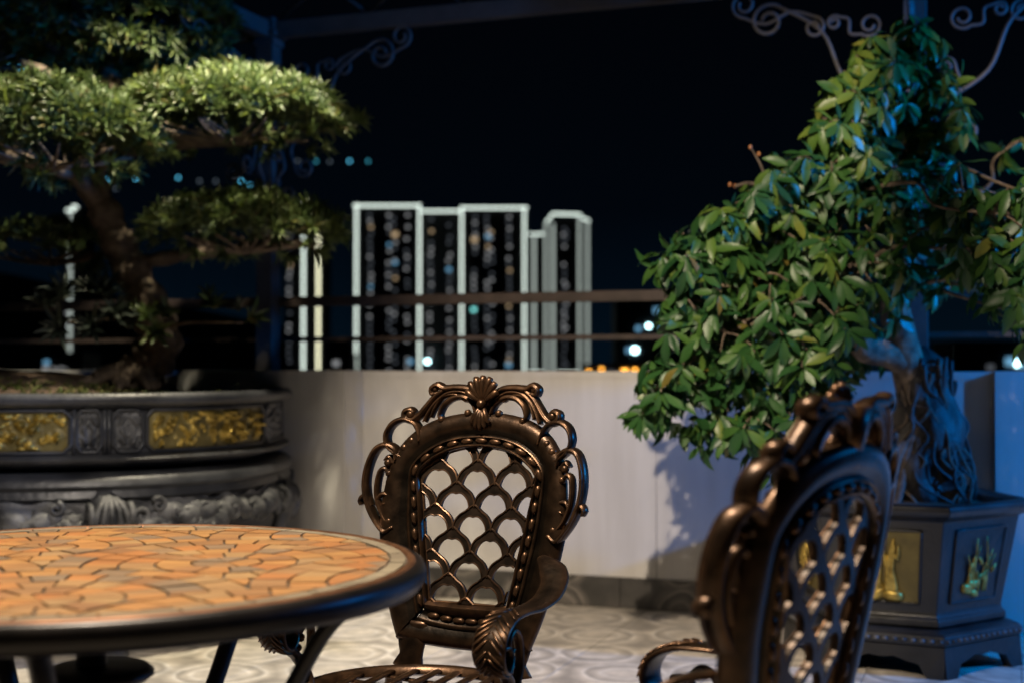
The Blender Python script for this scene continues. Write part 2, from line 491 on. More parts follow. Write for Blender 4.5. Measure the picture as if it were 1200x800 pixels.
def hillfn(u, v):
    x = -2200 + u * 2300
    y = 1250 + v * 1500
    ridge = max(0.0, 1 - (x + 2200) / 2250) ** 0.8
    h = 420 * ridge * math.sin(min(1, v * 1.6 + .02) * PI / 2) + 18 * noise.noise(Vector((x / 260, y / 260, 0))) * ridge
    return (x, y, -50 + h)
mb = MB(); mb.grid(hillfn, 60, 30)
tag(mb.build('hill', M['hill']), kind='structure')

# floor: bedding slab with separate tiles laid along the wall
mb = MB()
fl = empty('floor', (0, 0, 0)); tag(fl, kind='structure')
ring = [wl(-5.5, 0.0, 0), wl(6.5, 0.0, 0), wl(6.5, 9.5, 0), wl(-5.5, 9.5, 0)]
mb.prism([(p.x, p.y) for p in ring], -0.4, -0.006)
mb.build('slab', M['joint'], fl, smooth=False)
T = 0.50
tm = MB(); tm.prism([(0.0015, 0.0015), (T - .0015, .0015), (T - .0015, T - .0015), (.0015, T - .0015)], -0.006, 0.0, 0.0012)
tme = tm.mesh('floor_tile', M['floor'], False)
for i in range(-9, 13):
    for j in range(0, 13):
        p = wl(i * T + .12, 0.012 + (j + 1) * T, 0)
        link('floor_tile', tme, fl, Matrix.Translation(p) @ Matrix.Rotation(-WA, 4, 'Z'))

# ------------------------------------------------------------------ parapet wall
WH = 1.012
wall = empty('parapet_wall', wl(0, -.1, 0), -WA)
tag(wall, 'low white painted parapet wall with dark tiled skirting along the terrace edge', 'wall')
core = MB(); core.box((0.5, 0.008, WH / 2 - .01 - 0.2), (12, 0.18, WH - .02 + .4)); core.build('core', M['joint'], wall, smooth=False)
# panels between joints, each a slab 8 mm proud of the core
PW = 1.15
joints = [-5.5, -4.35, -3.20, -2.05, -0.90 + .0, 0.24 + .42, 1.81, 2.96, 4.11, 5.26, 6.5]
for a, b in zip(joints[:-1], joints[1:]):
    mb = MB(); mb.box(((a + b) / 2, -0.0915, WH / 2 + .06 - .01), (b - a - .003, 0.017, WH - .14))
    mb.build('wall_panel', M['wall'], wall, smooth=False)
mb = MB(); mb.box((0.5, 0.0, WH - 0.005), (12.02, 0.208, 0.03)); mb.build('wall_cap', M['wall'], wall, smooth=False)
x = -5.5
k = 0
while x < 6.3:
    mb = MB(); mb.box((x + .25, -0.1035, 0.067), (0.497, 0.014, 0.130)); mb.build('skirting_tile', M['skirt'], wall, smooth=False)
    x += .5
# pilasters: left carries a pergola post; right is added to catch more light
for (a, b, pr) in ((-1.62, -0.735, .192), (2.035, 2.5, .050)):
    mb = MB(); mb.box(((a + b) / 2, -0.098 - pr / 2, WH / 2 + .0065), (b - a, pr, WH + .013)); pl = mb.build('pilaster', M['wall'], wall, smooth=False)

# ------------------------------------------------------------------ railing on the wall
rail = empty('railing', wl(0, -.1, WH), -WA)
tag(rail, 'dark brown two bar metal railing running on top of the parapet wall', 'railing')
for z, t in ((1.352, 0.046), (1.172, 0.022)):
    mb = MB(); mb.box((0.5, 0, z - WH), (11.6, 0.04 if t > .03 else .022, t)); mb.build('rail', M['rail'], rail, smooth=False)
for s in (-4.4, 3.2, 4.7):
    mb = MB(); mb.box((s, 0, (1.33 - WH) / 2 + .005), (0.03, 0.03, 1.33 - WH - .01)); mb.build('rail_post', M['rail'], rail, smooth=False)

# ------------------------------------------------------------------ pergola
BH = 2.66      # underside of beams
perg = empty('pergola', wl(0, -.05, 0), -WA)
tag(perg, 'steel pergola with square posts and scrolled corner brackets around the terrace', 'pergola')
SL, SR = -1.27, 1.735           # posts along the wall
PD = 6.6
def post(x, y, z0):
    mb = MB(); mb.box((x, y, (z0 + BH + .06) / 2), (0.085, 0.085, BH + .06 - z0))
    p = mb.build('post', M['steel'], perg, smooth=False)
    mb = MB()
    for z, w in ((BH - .06, .105), (BH - .02, .125), (BH + .02, .105)):
        mb.box((x, y, z), (w, w, .028))
    mb.build('capital', M['steel'], p, smooth=False)
for x in (SL, SR):
    post(x, 0, WH + .012); post(x, -PD, 0.0)
post(SL - 3.0, 0, WH + .012); post(SR + 3.0, 0, WH + .012)
def beam(x0, y0, x1, y1, z, w=.06, h=.075, name='beam'):
    mb = MB(); L = math.hypot(x1 - x0, y1 - y0)
    mb.box(((x0 + x1) / 2, (y0 + y1) / 2, z), (L, w, h), math.atan2(y1 - y0, x1 - x0)); return mb.build(name, M['steel'], perg, smooth=False)
for a, b in ((SL - 3, SL), (SL, SR), (SR, SR + 3)):
    beam(a + .045, 0, b - .045, 0, BH + .0)
    beam(a + .045, 0, b - .045, 0, BH + .42, .05, .05)
beam(SL, -.045, SL, -PD + .045, BH); beam(SR, -.045, SR, -PD + .045, BH)
beam(SL, -.045, SL, -PD + .045, BH + .42, .05, .05); beam(SR, -.045, SR, -PD + .045, BH + .42, .05, .05)
beam(SL + .045, -PD, SR - .045, -PD, BH)
def spiral(c, r0, r1, a0, turns, n=28):
    return [(c[0] + (r0 + (r1 - r0) * i / n) * math.cos(a0 + turns * 2 * PI * i / n), c[1] + (r0 + (r1 - r0) * i / n) * math.sin(a0 + turns * 2 * PI * i / n)) for i in range(n + 1)]
def s_scroll(p, q, ra, rb, sg):
    """an S-shaped bar from p to q (2-d), ending in spirals of radius ra, rb"""
    P, Q = Vector(p), Vector(q)
    d = (Q - P).normalized(); nrm = Vector((-d.y, d.x)) * sg
    ca = P + nrm * ra; cb = Q - nrm * rb
    a0 = math.atan2(-nrm.y, -nrm.x); b0 = math.atan2(nrm.y, nrm.x)
    s1 = spiral(ca, ra, ra * .35, a0, -1.35 * sg)
    s2 = spiral(cb, rb, rb * .35, b0, -1.35 * sg)
    mid = spline([s1[1], s1[0], (P + (Q - P) * .33) - nrm * ra * .5, (P + (Q - P) * .67) + nrm * rb * .5, s2[0], s2[1]], 6)
    return [Vector(v) for v in s1[::-1]] + [Vector(v) for v in mid[7:-7]] + [Vector(v) for v in s2]
def bracket(x, y, dx, dy, full=True):
    """scrolled bracket in the corner under beam; runs along (dx, dy) from the post"""
    br = None
    mb0 = MB()
    def put(path2, r=.0075):
        mbx = MB()
        mbx.tube([(x + dx * (p.x + .045), y + dy * (p.x + .045), BH - .045 + p.y) for p in path2], r, 6)
        return mbx
    brk = put(s_scroll((.06, -.50), (.50, -.06), .085, .075, 1), .009).build('bracket', M['steel'], perg)
    for pth in (s_scroll((.10, -.62), (.11, -.36), .05, .04, -1), s_scroll((.36, -.11), (.66, -.09), .045, .055, -1),
                s_scroll((.17, -.20), (.26, -.12), .05, .03, 1), s_scroll((.02, -.74), (.03, -.56), .04, .03, -1)):
        put(pth).build('scroll', M['steel'], brk)
bracket(SL, 0, 1, 0); bracket(SR, 0, -1, 0); bracket(SR, 0, 1, 0); bracket(SL, 0, -1, 0)
bracket(SL, 0, 0, -1); bracket(SR, 0, 0, -1)
# lattice bars of the frieze between the two beams, over the wall
for a, b in ((SL - 3, SL), (SL, SR), (SR, SR + 3)):
    n = 6; w = (b - a - .1) / n
    for k in range(n):
        x0 = a + .05 + k * w
        for (za, zb) in ((BH + .04, BH + .395), (BH + .395, BH + .04)):
            mb = MB(); mb.tube([(x0, 0 if za < zb else .014, za), (x0 + w, 0 if za < zb else .014, zb)], .007, 5); mb.build('lattice_bar', M['steel'], perg)
for s in (-1, 1):
    # roof ridge and rafters
    pass
for k in range(8):
    y = -.4 - k * (PD - .6) / 7
    beam(SL + .03, y, SR - .03, y, BH + .475, .04, .05, 'rafter')

# ------------------------------------------------------------------ spotlights under the pergola
for (nm, lab, pos, aim, pw, cl, half, bl) in SPOTS:
    t = empty(nm, pos); tag(t, lab, 'lamp', 'spotlights under the pergola')
    q = (Vector(aim) - Vector(pos)).to_track_quat('-Z', 'Y')
    mb = MB(); mb.lathe([(.02, .14), (.042, .135), (.05, .12), (.05, .035)], 32, capb=True, capt=False)
    sh = mb.build('lamp_shade', M['black'], t); sh.rotation_mode = 'QUATERNION'; sh.rotation_quaternion = q
    mb = MB(); mb.tube([(0, 0, .10), (0, 0, max(.12, 3.1 - pos[2]))], .012, 8); mb.build('stem', M['black'], t)
    ld = bpy.data.lights.new('bulb', 'SPOT'); ld.energy = pw; ld.color = cl; ld.shadow_soft_size = 0.025
    ld.spot_size = R(half * 2); ld.spot_blend = bl
    lo_ = bpy.data.objects.new('bulb', ld); col.objects.link(lo_); lo_.parent = t
    lo_.rotation_mode = 'QUATERNION'; lo_.rotation_quaternion = q

# ------------------------------------------------------------------ blue floodlight beside the terrace
flood = empty('flood_light', BLUE_POS)
tag(flood, 'small blue flood light on a tall pole right of the terrace', 'lamp')
mb = MB(); mb.tube([(.1, 0, -BLUE_POS[2]), (.1, 0, .05)], .03, 8); mb.build('pole', M['black'], flood)
mb = MB(); mb.box((-.05, 0, .12), (.3, .3, .02)); mb.build('hood', M['black'], flood, smooth=False)
ld = bpy.data.lights.new('blue_bulb', 'SPOT'); ld.energy = BLUE_POWER; ld.color = BLUE_COLOR; ld.shadow_soft_size = 0.06; ld.spot_size = R(128); ld.spot_blend = .9
lo_ = bpy.data.objects.new('blue_bulb', ld); col.objects.link(lo_); lo_.parent = flood
lo_.rotation_mode = 'QUATERNION'; lo_.rotation_quaternion = (Vector(BLUE_AIM) - Vector(BLUE_POS)).to_track_quat('-Z', 'Y')

# ------------------------------------------------------------------ city towers
def lbox(name, mat, x0, x1, z0, z1, y, parent, dy=.6):
    mb = MB(); mb.box(((x0 + x1) / 2, y, (z0 + z1) / 2), (abs(x1 - x0), dy, abs(z1 - z0))); return mb.build(name, mat, parent, smooth=False)
win_mesh = {}
def window(kind, w, h, x, y, z, parent):
    key = (kind, w, h)
    if key not in win_mesh:
        mb = MB(); mb.box((0, 0, 0), (w, .5, h)); win_mesh[key] = mb.mesh('window', WIN[kind], False)
    return link('window', win_mesh[key], parent, Matrix.Translation((x, y, z)))
def pxx(px, Y): return (px - 600) / 1600 * Y
def pxz(py, Y): return CAMH - (py - 427) / 1600 * Y
def tower(label, wings, leds, cols, Y, extra=(), zbot=-48.0, group='outlined apartment towers'):
    cx = pxx((wings[0][0] + wings[-1][1]) / 2, Y)
    t = empty('apartment_tower', (0, Y, 0)); tag(t, label, 'building', group)
    for (a, b, top, setback, depth) in wings:
        mb = MB(); mb.box((pxx((a + b) / 2, Y), setback + depth / 2, (zbot + pxz(top, Y)) / 2), (pxx(b, Y) - pxx(a, Y), depth, pxz(top, Y) - zbot))
        mb.build('wing', M['tower'], t, smooth=False)
    for (x0, y0, x1, y1, w, mk, sb) in leds:
        if x0 == x1: lbox('light_strip', M[mk], pxx(x0, Y) - w / 2, pxx(x0, Y) + w / 2, pxz(y1, Y), pxz(y0, Y), sb - .4, t)
        elif y0 == y1: lbox('light_strip', M[mk], pxx(x0, Y), pxx(x1, Y), pxz(y0, Y) - w / 2, pxz(y0, Y) + w / 2, sb - .4, t)
        else:
            mb = MB(); mb.tube([(pxx(x0, Y), sb - .4, pxz(y0, Y)), (pxx(x1, Y), sb - .4, pxz(y1, Y))], w / 2, 6); mb.build('light_strip', M[mk], t)
    rr = random.Random(label)
    for (px, top, prob, sb) in cols:
        py = top
        while py < 436:
            if rr.random() < prob:
                q = rr.random()
                kd = 'a' if q < .52 else 'b' if q < .94 else 'c' if q < .97 else 'd'
                window(kd, 1.35, 1.2, pxx(px + rr.uniform(-1.2, 1.2), Y), sb - .3, pxz(py, Y), t)
            py += 7.0
    for (px, py, kd, s) in extra:
        window(kd, s, s * .8, pxx(px, Y), wings[0][3] - 1.2, pxz(py, Y), t)
    return t
Yt = 600.0
tower('widest dark apartment tower outlined in white light strips, three joined wings, behind the chair back',
      [(413.5, 491, 240, 0, 25), (491.5, 540, 246, 3, 22), (540.5, 619, 243, 0, 25)],
      [(417.5, 239, 417.5, 438, .85, 'led', 0), (491.5, 239, 491.5, 438, .85, 'led', 0), (541, 242, 541, 438, .85, 'led', 0), (614.5, 242, 614.5, 438, .85, 'led', 0),
       (414, 241, 492, 241, .85, 'led', 0), (493, 246.5, 540, 246.5, .8, 'led', 3), (541, 243.5, 618, 243.5, .85, 'led', 0)],
      [(434, 252, .85, 0), (456, 252, .8, 0), (462, 256, .55, 0), (477, 252, .75, 0), (504, 256, .75, 3), (526, 256, .85, 3), (556, 254, .75, 0), (571, 254, .9, 0), (576, 258, .5, 0), (597, 254, .85, 0)], Yt,
      extra=[(463, 275, 'c', 2.4), (556, 281, 'c', 2.4), (572, 277, 'd', 2.0), (555, 363, 'f', 1.7), (501, 423, 'e', 1.7), (481, 423, 'd', 2.2), (596, 427, 'd', 2.2), (526, 316, 'd', 1.9), (463, 308, 'd', 1.7)])
tower('narrow dark apartment tower with dim light strips and rounded top beside the widest tower',
      [(620, 637, 272, 6, 20), (637, 692, 254, 0, 22)],
      [(626, 272, 626, 438, 1.5, 'led_dim', 6), (620, 273, 640, 273, .9, 'led', 6), (639.5, 262, 639.5, 438, 1.2, 'led_dim', 0), (648, 262, 648, 438, 1.4, 'led_dim', 0), (679, 254, 679, 438, 1.2, 'led_dim', 0), (688.5, 258, 688.5, 438, 1.2, 'led_dim', 0),
       (640, 261, 647, 252, 1.0, 'led', 0), (647, 250.5, 681, 251.5, 1.1, 'led', 0), (681, 255, 691, 259, 1.0, 'led', 0), (620, 436, 642, 436, 1.2, 'led', 6), (652, 436, 690, 436, 1.0, 'led', 0)],
      [(661, 268, .8, 0), (663, 272, .4, 0)], Yt + 60, extra=[(672, 260, 'd', 3.0), (657, 382, 'c', 2.6)])
tower('tall dark tower with pale and yellow light strips half hidden behind the left bonsai',
      [(333, 379, 238, 0, 25)],
      [(335, 240.5, 361, 240.5, 1.1, 'led', 0), (355.5, 243, 355.5, 438, 1.0, 'led', 0), (373, 262, 373, 438, 1.0, 'led_warm', 0)],
      [(339, 262, .8, 0)], Yt + 30)
tower('slender tower with one white light strip at the far left behind the bonsai',
      [(74, 98, 242, 0, 20)], [(82, 250, 82, 436, 1.5, 'led_dim', 0), (84, 242.5, 90, 242.5, 1.5, 'led', 0), (77, 246.5, 86, 246.5, 1.2, 'led', 0)],
      [(80, 262, .7, 0)], Yt + 90)
# low dark blocks with a few lit windows
def low_block(label, px0, px1, top, Y, lights):
    t = empty('city_block', (0, Y, 0)); tag(t, label, 'building', 'low unlit city blocks on the horizon')
    lbox('wall', M['tower'], pxx(px0, Y), pxx(px1, Y), -48, pxz(top, Y), 9, t, 18)
    lbox('roof_slab', M['tower'], pxx(px0, Y) - .4, pxx(px1, Y) + .4, pxz(top, Y) + .002, pxz(top, Y) + .5, 9, t, 18.8)
    for (px, py, kd, s) in lights: window(kd, s, s * .85, pxx(px, Y), -.3, pxz(py, Y), t)
low_block('low dark block with cyan lit windows between narrow tower and leafy bonsai', 722, 842, 352, 420,
          [(770, 364, 'd', 2.0), (760, 382, 'e', 1.1), (748, 385, 'd', 1.6), (777, 386, 'd', 2.0), (744, 410, 'e', 1.7), (737, 410, 'd', 1.7), (790, 400, 'd', 1.2), (802, 388, 'd', 1.2), (812, 420, 'f', 1.6), (826, 424, 'd', 1.6), (836, 396, 'a', 1.6)])
low_block('lowest dark block with orange lit windows just above the parapet wall', 684, 760, 428, 380,
          [(690, 435, 'g', .9), (705, 432, 'g', .8), (732, 435, 'g', 1.5), (744, 433, 'g', .9), (716, 436, 'a', 1.6)])
low_block('small dark block with one faint window between two left towers', 384, 410, 416, 420, [(394, 425, 'b', 1.8)])
low_block('dark block with blue lit windows seen through the leafy bonsai', 860, 1010, 372, 430,
          [(884, 400, 'd', 2.0), (905, 424, 'e', 1.3), (925, 434, 'd', 2.0), (930, 410, 'd', 1.4), (955, 425, 'd', 1.4), (990, 415, 'd', 1.5)])
low_block('dark block with a bright cyan window at the right edge', 1120, 1290, 402, 300,
          [(1192, 425, 'e', 1.5), (1184, 423, 'd', 2.2), (1200, 424, 'd', 3.0), (1160, 430, 'a', 1.5)])
low_block('dark block with a tiny blue lit sign at the far left', 36, 96, 414, 400,
          [(55, 424, 'd', 1.4), (54, 431, 'b', 1.4), (63, 431, 'b', .8), (67, 432, 'b', .6), (72, 431, 'b', .8), (77, 432, 'b', .6)])

# ------------------------------------------------------------------ street lamps on the hill
LAMP = {'blue': emit_mat('blue_lamp_glow', (0.10, 0.52, 0.78), 4.2), 'dim': emit_mat('faint_lamp_glow', (0.16, 0.20, 0.24), 1.4), 'white': emit_mat('white_lamp_glow', (0.85, 1.0, 0.9), 16.0), 'teal': emit_mat('teal_lamp_glow', (0.05, 0.34, 0.46), 2.6)}
def hill_z(x, y):
    u = (x + 2200) / 2300; v = (y - 1250) / 1500
    return hillfn(min(1, max(0, u)), min(1, max(0, v)))[2]
def street_lamp(px, py, kd, label):
    # walk out along the sight line until the hill lies just below
    Y = 1260
    while Y < 2700:
        p = at(px, py, Y)
        if hill_z(p.x, p.y) > p.z - 9: break
        Y += 8
    p = at(px, py, Y)
    t = empty('street_lamp', (p.x, p.y, hill_z(p.x, p.y)))
    tag(t, label, 'street lamp', 'street lamps on the dark hill')
    zz = p.z - t.location.z
    zz = max(zz, 2.0)
    mb = MB(); mb.tube([(0, 0, -1), (0, 0, zz)], [.25, .15], 5); mb.build('pole', M['black'], t)
    mb = MB(); mb.ball((0, 0, zz), Y / 1600 * 1.25, 8, 6); mb.build('lamp_head', LAMP[kd], t)
B1 = 'blue street lamps in the high row at far left'
for px, w_ in ((8, 'leftmost'), (22, 'second from left'), (29, 'third from left'), (50, 'rightmost')): street_lamp(px, 78, 'blue' if px != 29 else 'teal', w_ + ' of four ' + B1)
B2 = 'blue street lamps low under the lit bonsai clouds'
for px, py, w_ in ((127, 209, 'first'), (158, 209, 'second'), (208, 208, 'third'), (282, 212, 'fourth'), (292, 217, 'fifth'), (325, 210, 'sixth')): street_lamp(px, py, 'blue' if px != 325 else 'teal', w_ + ' from left of six ' + B2)
B3 = 'blue street lamps right of the lit bonsai cloud'
for px, w_ in ((370, 'leftmost'), (409, 'middle'), (431, 'rightmost')): street_lamp(px, 188.5, 'blue' if px == 409 else 'teal', w_ + ' of three ' + B3)
B4 = 'faint grey street lamp on the dark hill left of the towers'
for px, py in ((348, 188), (386, 189), (233, 212), (252, 212), (275, 205), (135, 221)): street_lamp(px, py, 'dim', B4)
street_lamp(179, 176, 'white', 'brightest white street lamp shining just under the two lit bonsai clouds')

# ------------------------------------------------------------------ mosaic table
TX, TY, TZ, TR = -0.629, 2.05, 0.755, 0.50
tab = empty('patio_table', (TX, TY, 0))
tag(tab, 'round patio table with orange mosaic tile top and dark metal rim', 'table')
mb = MB(); mb.lathe([(.30, TZ - .03), (.452, TZ - .03), (.476, TZ - .042), (.492, TZ - .038), (.4985, TZ - .028), (.500, TZ - .016), (.496, TZ - .005), (.489, TZ - .001), (.484, TZ - .0015)], 128, capb=True, capt=False)
top = mb.build('tabletop', M['rim'], tab)
mb = MB(); mb.lathe([(.484, TZ - .0015), (.481, TZ + .0012), (.474, TZ + .0012), (.471, TZ - .004)], 128, capb=False, capt=False); mb.build('edge_band', M['rimedge'], top)
mb = MB(); mb.lathe([(.001, TZ - .0035), (.472, TZ - .0035)], 96, capb=True, capt=False); mb.build('grout', M['grout'], top, smooth=False)
rt = random.Random(5)
# border ring
nb = 30
for k in range(nb):
    a0 = 2 * PI * k / nb + .004; a1 = 2 * PI * (k + 1) / nb - .004
    poly = [(.468 * math.cos(a0 + (a1 - a0) * i / 4), .468 * math.sin(a0 + (a1 - a0) * i / 4)) for i in range(5)] + \
           [(.446 * math.cos(a1 + (a0 - a1) * i / 4), .446 * math.sin(a1 + (a0 - a1) * i / 4)) for i in range(5)]
    mb = MB(); mb.prism(poly, TZ - .0042, TZ + rt.uniform(-.0006, .0004)); mb.build('border_tile', M['border'], top, smooth=False)
disc = [(.442 * math.cos(2 * PI * k / 40), .442 * math.sin(2 * PI * k / 40), -math.cos(2 * PI * k / 40), -math.sin(2 * PI * k / 40)) for k in range(40)]
gap = .0019
FR, FW, FH, FT = .262, .524, .262, .32       # fan radius, pitch, row step, turn of the pattern
fans = []
for j in range(-4, 4):
    for i in range(-3, 4): fans.append((-.07 + i * FW + (FW / 2 if j % 2 else 0), .20 + j * FH, j))
def turn(p): return (p[0] * math.cos(FT) - p[1] * math.sin(FT), p[0] * math.sin(FT) + p[1] * math.cos(FT))
fans = [turn((x, y)) + (j,) for x, y, j in fans]
for fx, fy, fj in fans:
    fronts = [q for q in fans if q[2] < fj and math.hypot(q[0] - fx, q[1] - fy) < 2 * FR]
    for ring_i in range(5):
        r0, r1 = ring_i * FR / 5 + gap, (ring_i + 1) * FR / 5 - gap
        n = 6 if ring_i == 0 else (12, 18, 24, 28)[ring_i - 1]
        off = .5 * (ring_i % 2)
        for k in range(n):
            a0 = 2 * PI * (k + off) / n; a1 = 2 * PI * (k + 1 + off) / n
            na = 5; do = gap / r1; di = gap / max(r0, .012)
            if a1 - a0 <= 2 * di: di = (a1 - a0) * .4
            poly = [(fx + r1 * math.cos(a0 + do + (a1 - a0 - 2 * do) * i / na), fy + r1 * math.sin(a0 + do + (a1 - a0 - 2 * do) * i / na)) for i in range(na + 1)]
            poly += [(fx + r0 * math.cos(a1 - di + (a0 - a1 + 2 * di) * i / na), fy + r0 * math.sin(a1 - di + (a0 - a1 + 2 * di) * i / na)) for i in range(na + 1)]
            cut = list(disc); hidden = False
            cxm = sum(p[0] for p in poly) / len(poly); cym = sum(p[1] for p in poly) / len(poly)
            for qx, qy, _ in fronts:
                dx, dy = cxm - qx, cym - qy; L = math.hypot(dx, dy)
                if max(math.hypot(p[0] - qx, p[1] - qy) for p in poly) < FR: hidden = True; break
                if L < FR + .06 and L > 1e-6:
                    dx, dy = dx / L, dy / L
                    cut.append((qx + dx * (FR + gap), qy + dy * (FR + gap), dx, dy))
            if hidden: continue
            poly = clip(poly, cut)
            if len(poly) < 3 or abs(area(poly)) < 9e-5: continue
            mb = MB(); mb.prism(poly, TZ - .0042, TZ + rt.uniform(-.0010, .0006), .0007); mb.build('tile', M['tile'], top, smooth=False)
mb = MB(); mb.tube([(0, 0, .03), (0, 0, TZ - .03)], .022, 16); mb.build('pole', M['rim'], tab)
mb = MB(); mb.lathe([(.022, .575), (.07, .578), (.080, .586), (.080, .592), (.07, .600), (.022, .603)], 40, c=(0.012, 0, 0)); mb.build('collar_plate', M['rim'], tab)
mb = MB(); mb.lathe([(.0, .0), (.20, .0), (.20, .012), (.16, .025), (.05, .04), (.022, .06)], 40); mb.build('base_plate', M['rim'], tab)
for ang in (-10, 62, 134, 206, 278):
    ca, sa = math.cos(R(ang)), math.sin(R(ang))
    pts = spline([(.42, TZ - .035), (.36, .66), (.28, .52), (.20, .40), (.10, .33), (.05, .24), (.09, .14), (.22, .06), (.34, .012)], 5)
    mb = MB(); mb.tube([(p.x * ca, p.x * sa, p.y) for p in pts], .0125, 8, flat=((-sa, ca, 0), .016)); mb.build('leg', M['rim'], tab)

# ------------------------------------------------------------------ chairs
def CH(x, y):      # drawing units of the chair back -> (half width u, height h)
    return ((x - (575 - .0667 * (y - 440))) / 524, 1.05 - (y - 427) * .00177)
def K(X, Y):       # finer drawing of the crest, four units to one
    return CH(420 + X / 4.21, 430 + Y / 4.21)
LEAN = 0.20
def BK(u, h, d=0.0):
    return (u, (h - .43) * LEAN - .55 * u * u - d, h)
def make_chair():
    ch = empty('patio_chair')
    # --- back frame: a padded band around the window
    outer = [(.150, .425), (.155, .455), (.152, .485), (.170, .53), (.186, .58), (.200, .64), (.212, .70), (.214, .745), (.209, .80), (.203, .835), (.190, .868), (.160, .905), (.115, .932), (.06, .946), (0, .951)]
    win = [(.090, .560), (.097, .600), (.106, .655), (.115, .705), (.124, .760), (.1325, .803), (.134, .818), (.126, .832), (.105, .850), (.075, .866), (.04, .8755), (0, .8785)]
    def sym(p):     # closed loop from the right half
        return p + [(-u, h) for u, h in reversed(p[:-1])]
    # resample both to the same count by parameter
    def resample(poly, n):
        L = [0]
        for a, b in zip(poly[:-1], poly[1:]): L.append(L[-1] + math.hypot(a[0] - b[0], a[1] - b[1]))
        out = []; j = 0
        for i in range(n + 1):
            s = L[-1] * i / n
            while j < len(L) - 2 and L[j + 1] < s: j += 1
            t = (s - L[j]) / (L[j + 1] - L[j])
            out.append((poly[j][0] + (poly[j + 1][0] - poly[j][0]) * t, poly[j][1] + (poly[j + 1][1] - poly[j][1]) * t))
        return out
    N = 56
    def smooth2(p): return [(v.x, v.y) for v in spline([Vector(q) for q in p], 5)]
    oR = resample(smooth2(outer[2:]), N); iR = resample(smooth2(win), N)
    oC = oR + [(-u, h) for u, h in reversed(oR[:-1])]
    iC = iR + [(-u, h) for u, h in reversed(iR[:-1])]
    # cross profile from outer edge (t=0) to window edge (t=1)
    prof = [(0, -.012), (0, .004), (.05, .011), (.16, .0165), (.32, .018), (.48, .015), (.58, .009), (.63, .008), (.66, .0125), (.70, .014), (.73, .011), (.76, .007), (.88, .007), (.905, .012), (.94, .0155), (.975, .013), (1, .008)]
    prof = prof[1:] + [(t, -d) for t, d in reversed(prof[1:])]
    prof = [prof[-1]] + prof[:-1]
    mb = MB()
    rings = []
    for t, d in prof:
        rings.append([BK(o[0] + (i[0] - o[0]) * t, o[1] + (i[1] - o[1]) * t, d) for o, i in zip(oC, iC)])
    rings.append(rings[0])
    n = len(rings[0]); vs_ = []; fs = []
    for r in rings[:-1]: vs_.extend(r)
    m = len(rings) - 1
    for j in range(m):
        j2 = (j + 1) % m
        for k in range(n - 1): fs.append((j * n + k, j * n + k + 1, j2 * n + k + 1, j2 * n + k))
    mb.add(vs_, fs)
    # lower cross piece closing the band, and the two feet
    lo = [(-.166, .487), (-.09, .560), (.09, .560), (.166, .487)]
    rows = [(.562, .090, .008), (.557, .092, .0155), (.550, .094, .012), (.546, .096, .007), (.534, .101, .007), (.531, .104, .012), (.526, .110, .0135), (.520, .118, .009), (.512, .130, .014), (.500, .142, .0165), (.489, .150, .012), (.482, .152, .0)]
    def row(h, w, d): return [BK(-w + 2 * w * k / 20, h - .012 * (1 - (2 * k / 20 - 1) ** 2) * (1 if h < .555 else .3), d) for k in range(21)]
    vs_ = []; fs = []
    allr = [row(*r) for r in rows] + [row(.482, .152, -.012), row(.562, .090, -.012)]
    for r in allr: vs_.extend(r)
    for j in range(len(allr)):
        j2 = (j + 1) % len(allr)
        for k in range(20): fs.append((j * 21 + k, j * 21 + k + 1, j2 * 21 + k + 1, j2 * 21 + k))
    mb.add(vs_, fs)
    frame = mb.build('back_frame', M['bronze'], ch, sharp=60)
    for s in (-1, 1):
        mb = MB()
        pts = spline([BK(s * .118, .520, .000), BK(s * .118, .482, .002), BK(s * .117, .452, .003), BK(s * .122, .425, .0)], 5)
        wd = [.040 - .012 * min(1, i / 9) + .010 * max(0, (i - 10) / 5) for i in range(len(pts))]
        mb.tube(pts, .012, 12, flat=((1, 0, 0), wd)); mb.build('back_foot', M['bronze'], frame)
    # --- beads round the window
    bm_ = MB(); bm_.ball((0, 0, 0), 1, 10, 6, (.0142, .0060, .0070)); bead_me = bm_.mesh('bead', M['bronze'])
    path = [(o[0] + (i[0] - o[0]) * .82, o[1] + (i[1] - o[1]) * .82) for o, i in zip(oC, iC)]
    L = [0]
    for a, b in zip(path[:-1], path[1:]): L.append(L[-1] + math.hypot(a[0] - b[0], a[1] - b[1]))
    nbead = int(L[-1] / .0325); j = 0
    for k in range(nbead):
        s = L[-1] * (k + .5) / nbead
        while L[j + 1] < s: j += 1
        t = (s - L[j]) / (L[j + 1] - L[j])
        a, b = path[j], path[j + 1]
        p = BK(a[0] + (b[0] - a[0]) * t, a[1] + (b[1] - a[1]) * t, .0095)
        ang = math.atan2(b[1] - a[1], b[0] - a[0])
        for yy in (0, .019):
            link('bead', bead_me, frame, Matrix.Translation((p[0], p[1] + yy, p[2])) @ Matrix.Rotation(-ang, 4, 'Y'))
    for k in range(6):
        u = -.087 + .174 * (k + .5) / 6
        p = BK(u, .540 - .012 * (1 - (u / .1) ** 2), .0095)
        link('bead', bead_me, frame, Matrix.Translation(p))
    # --- scale lattice in the window
    lat = MB()
    lat.tube([BK(u, h, -.002) for u, h in iC], .004, 6); lat.tube([BK(-.09 + .18 * k / 10, .560, -.002) for k in range(11)], .004, 6)
    lat = lat.build('lattice', M['bronze'], ch)
    wpoly = iC + []
    ed = []
    for a, b in zip(wpoly, wpoly[1:] + wpoly[:1]):
        dx, dy = b[0] - a[0], b[1] - a[1]; LL = math.hypot(dx, dy)
        if LL < 1e-6: continue
        ed.append((a[0], a[1], -dy / LL, dx / LL))
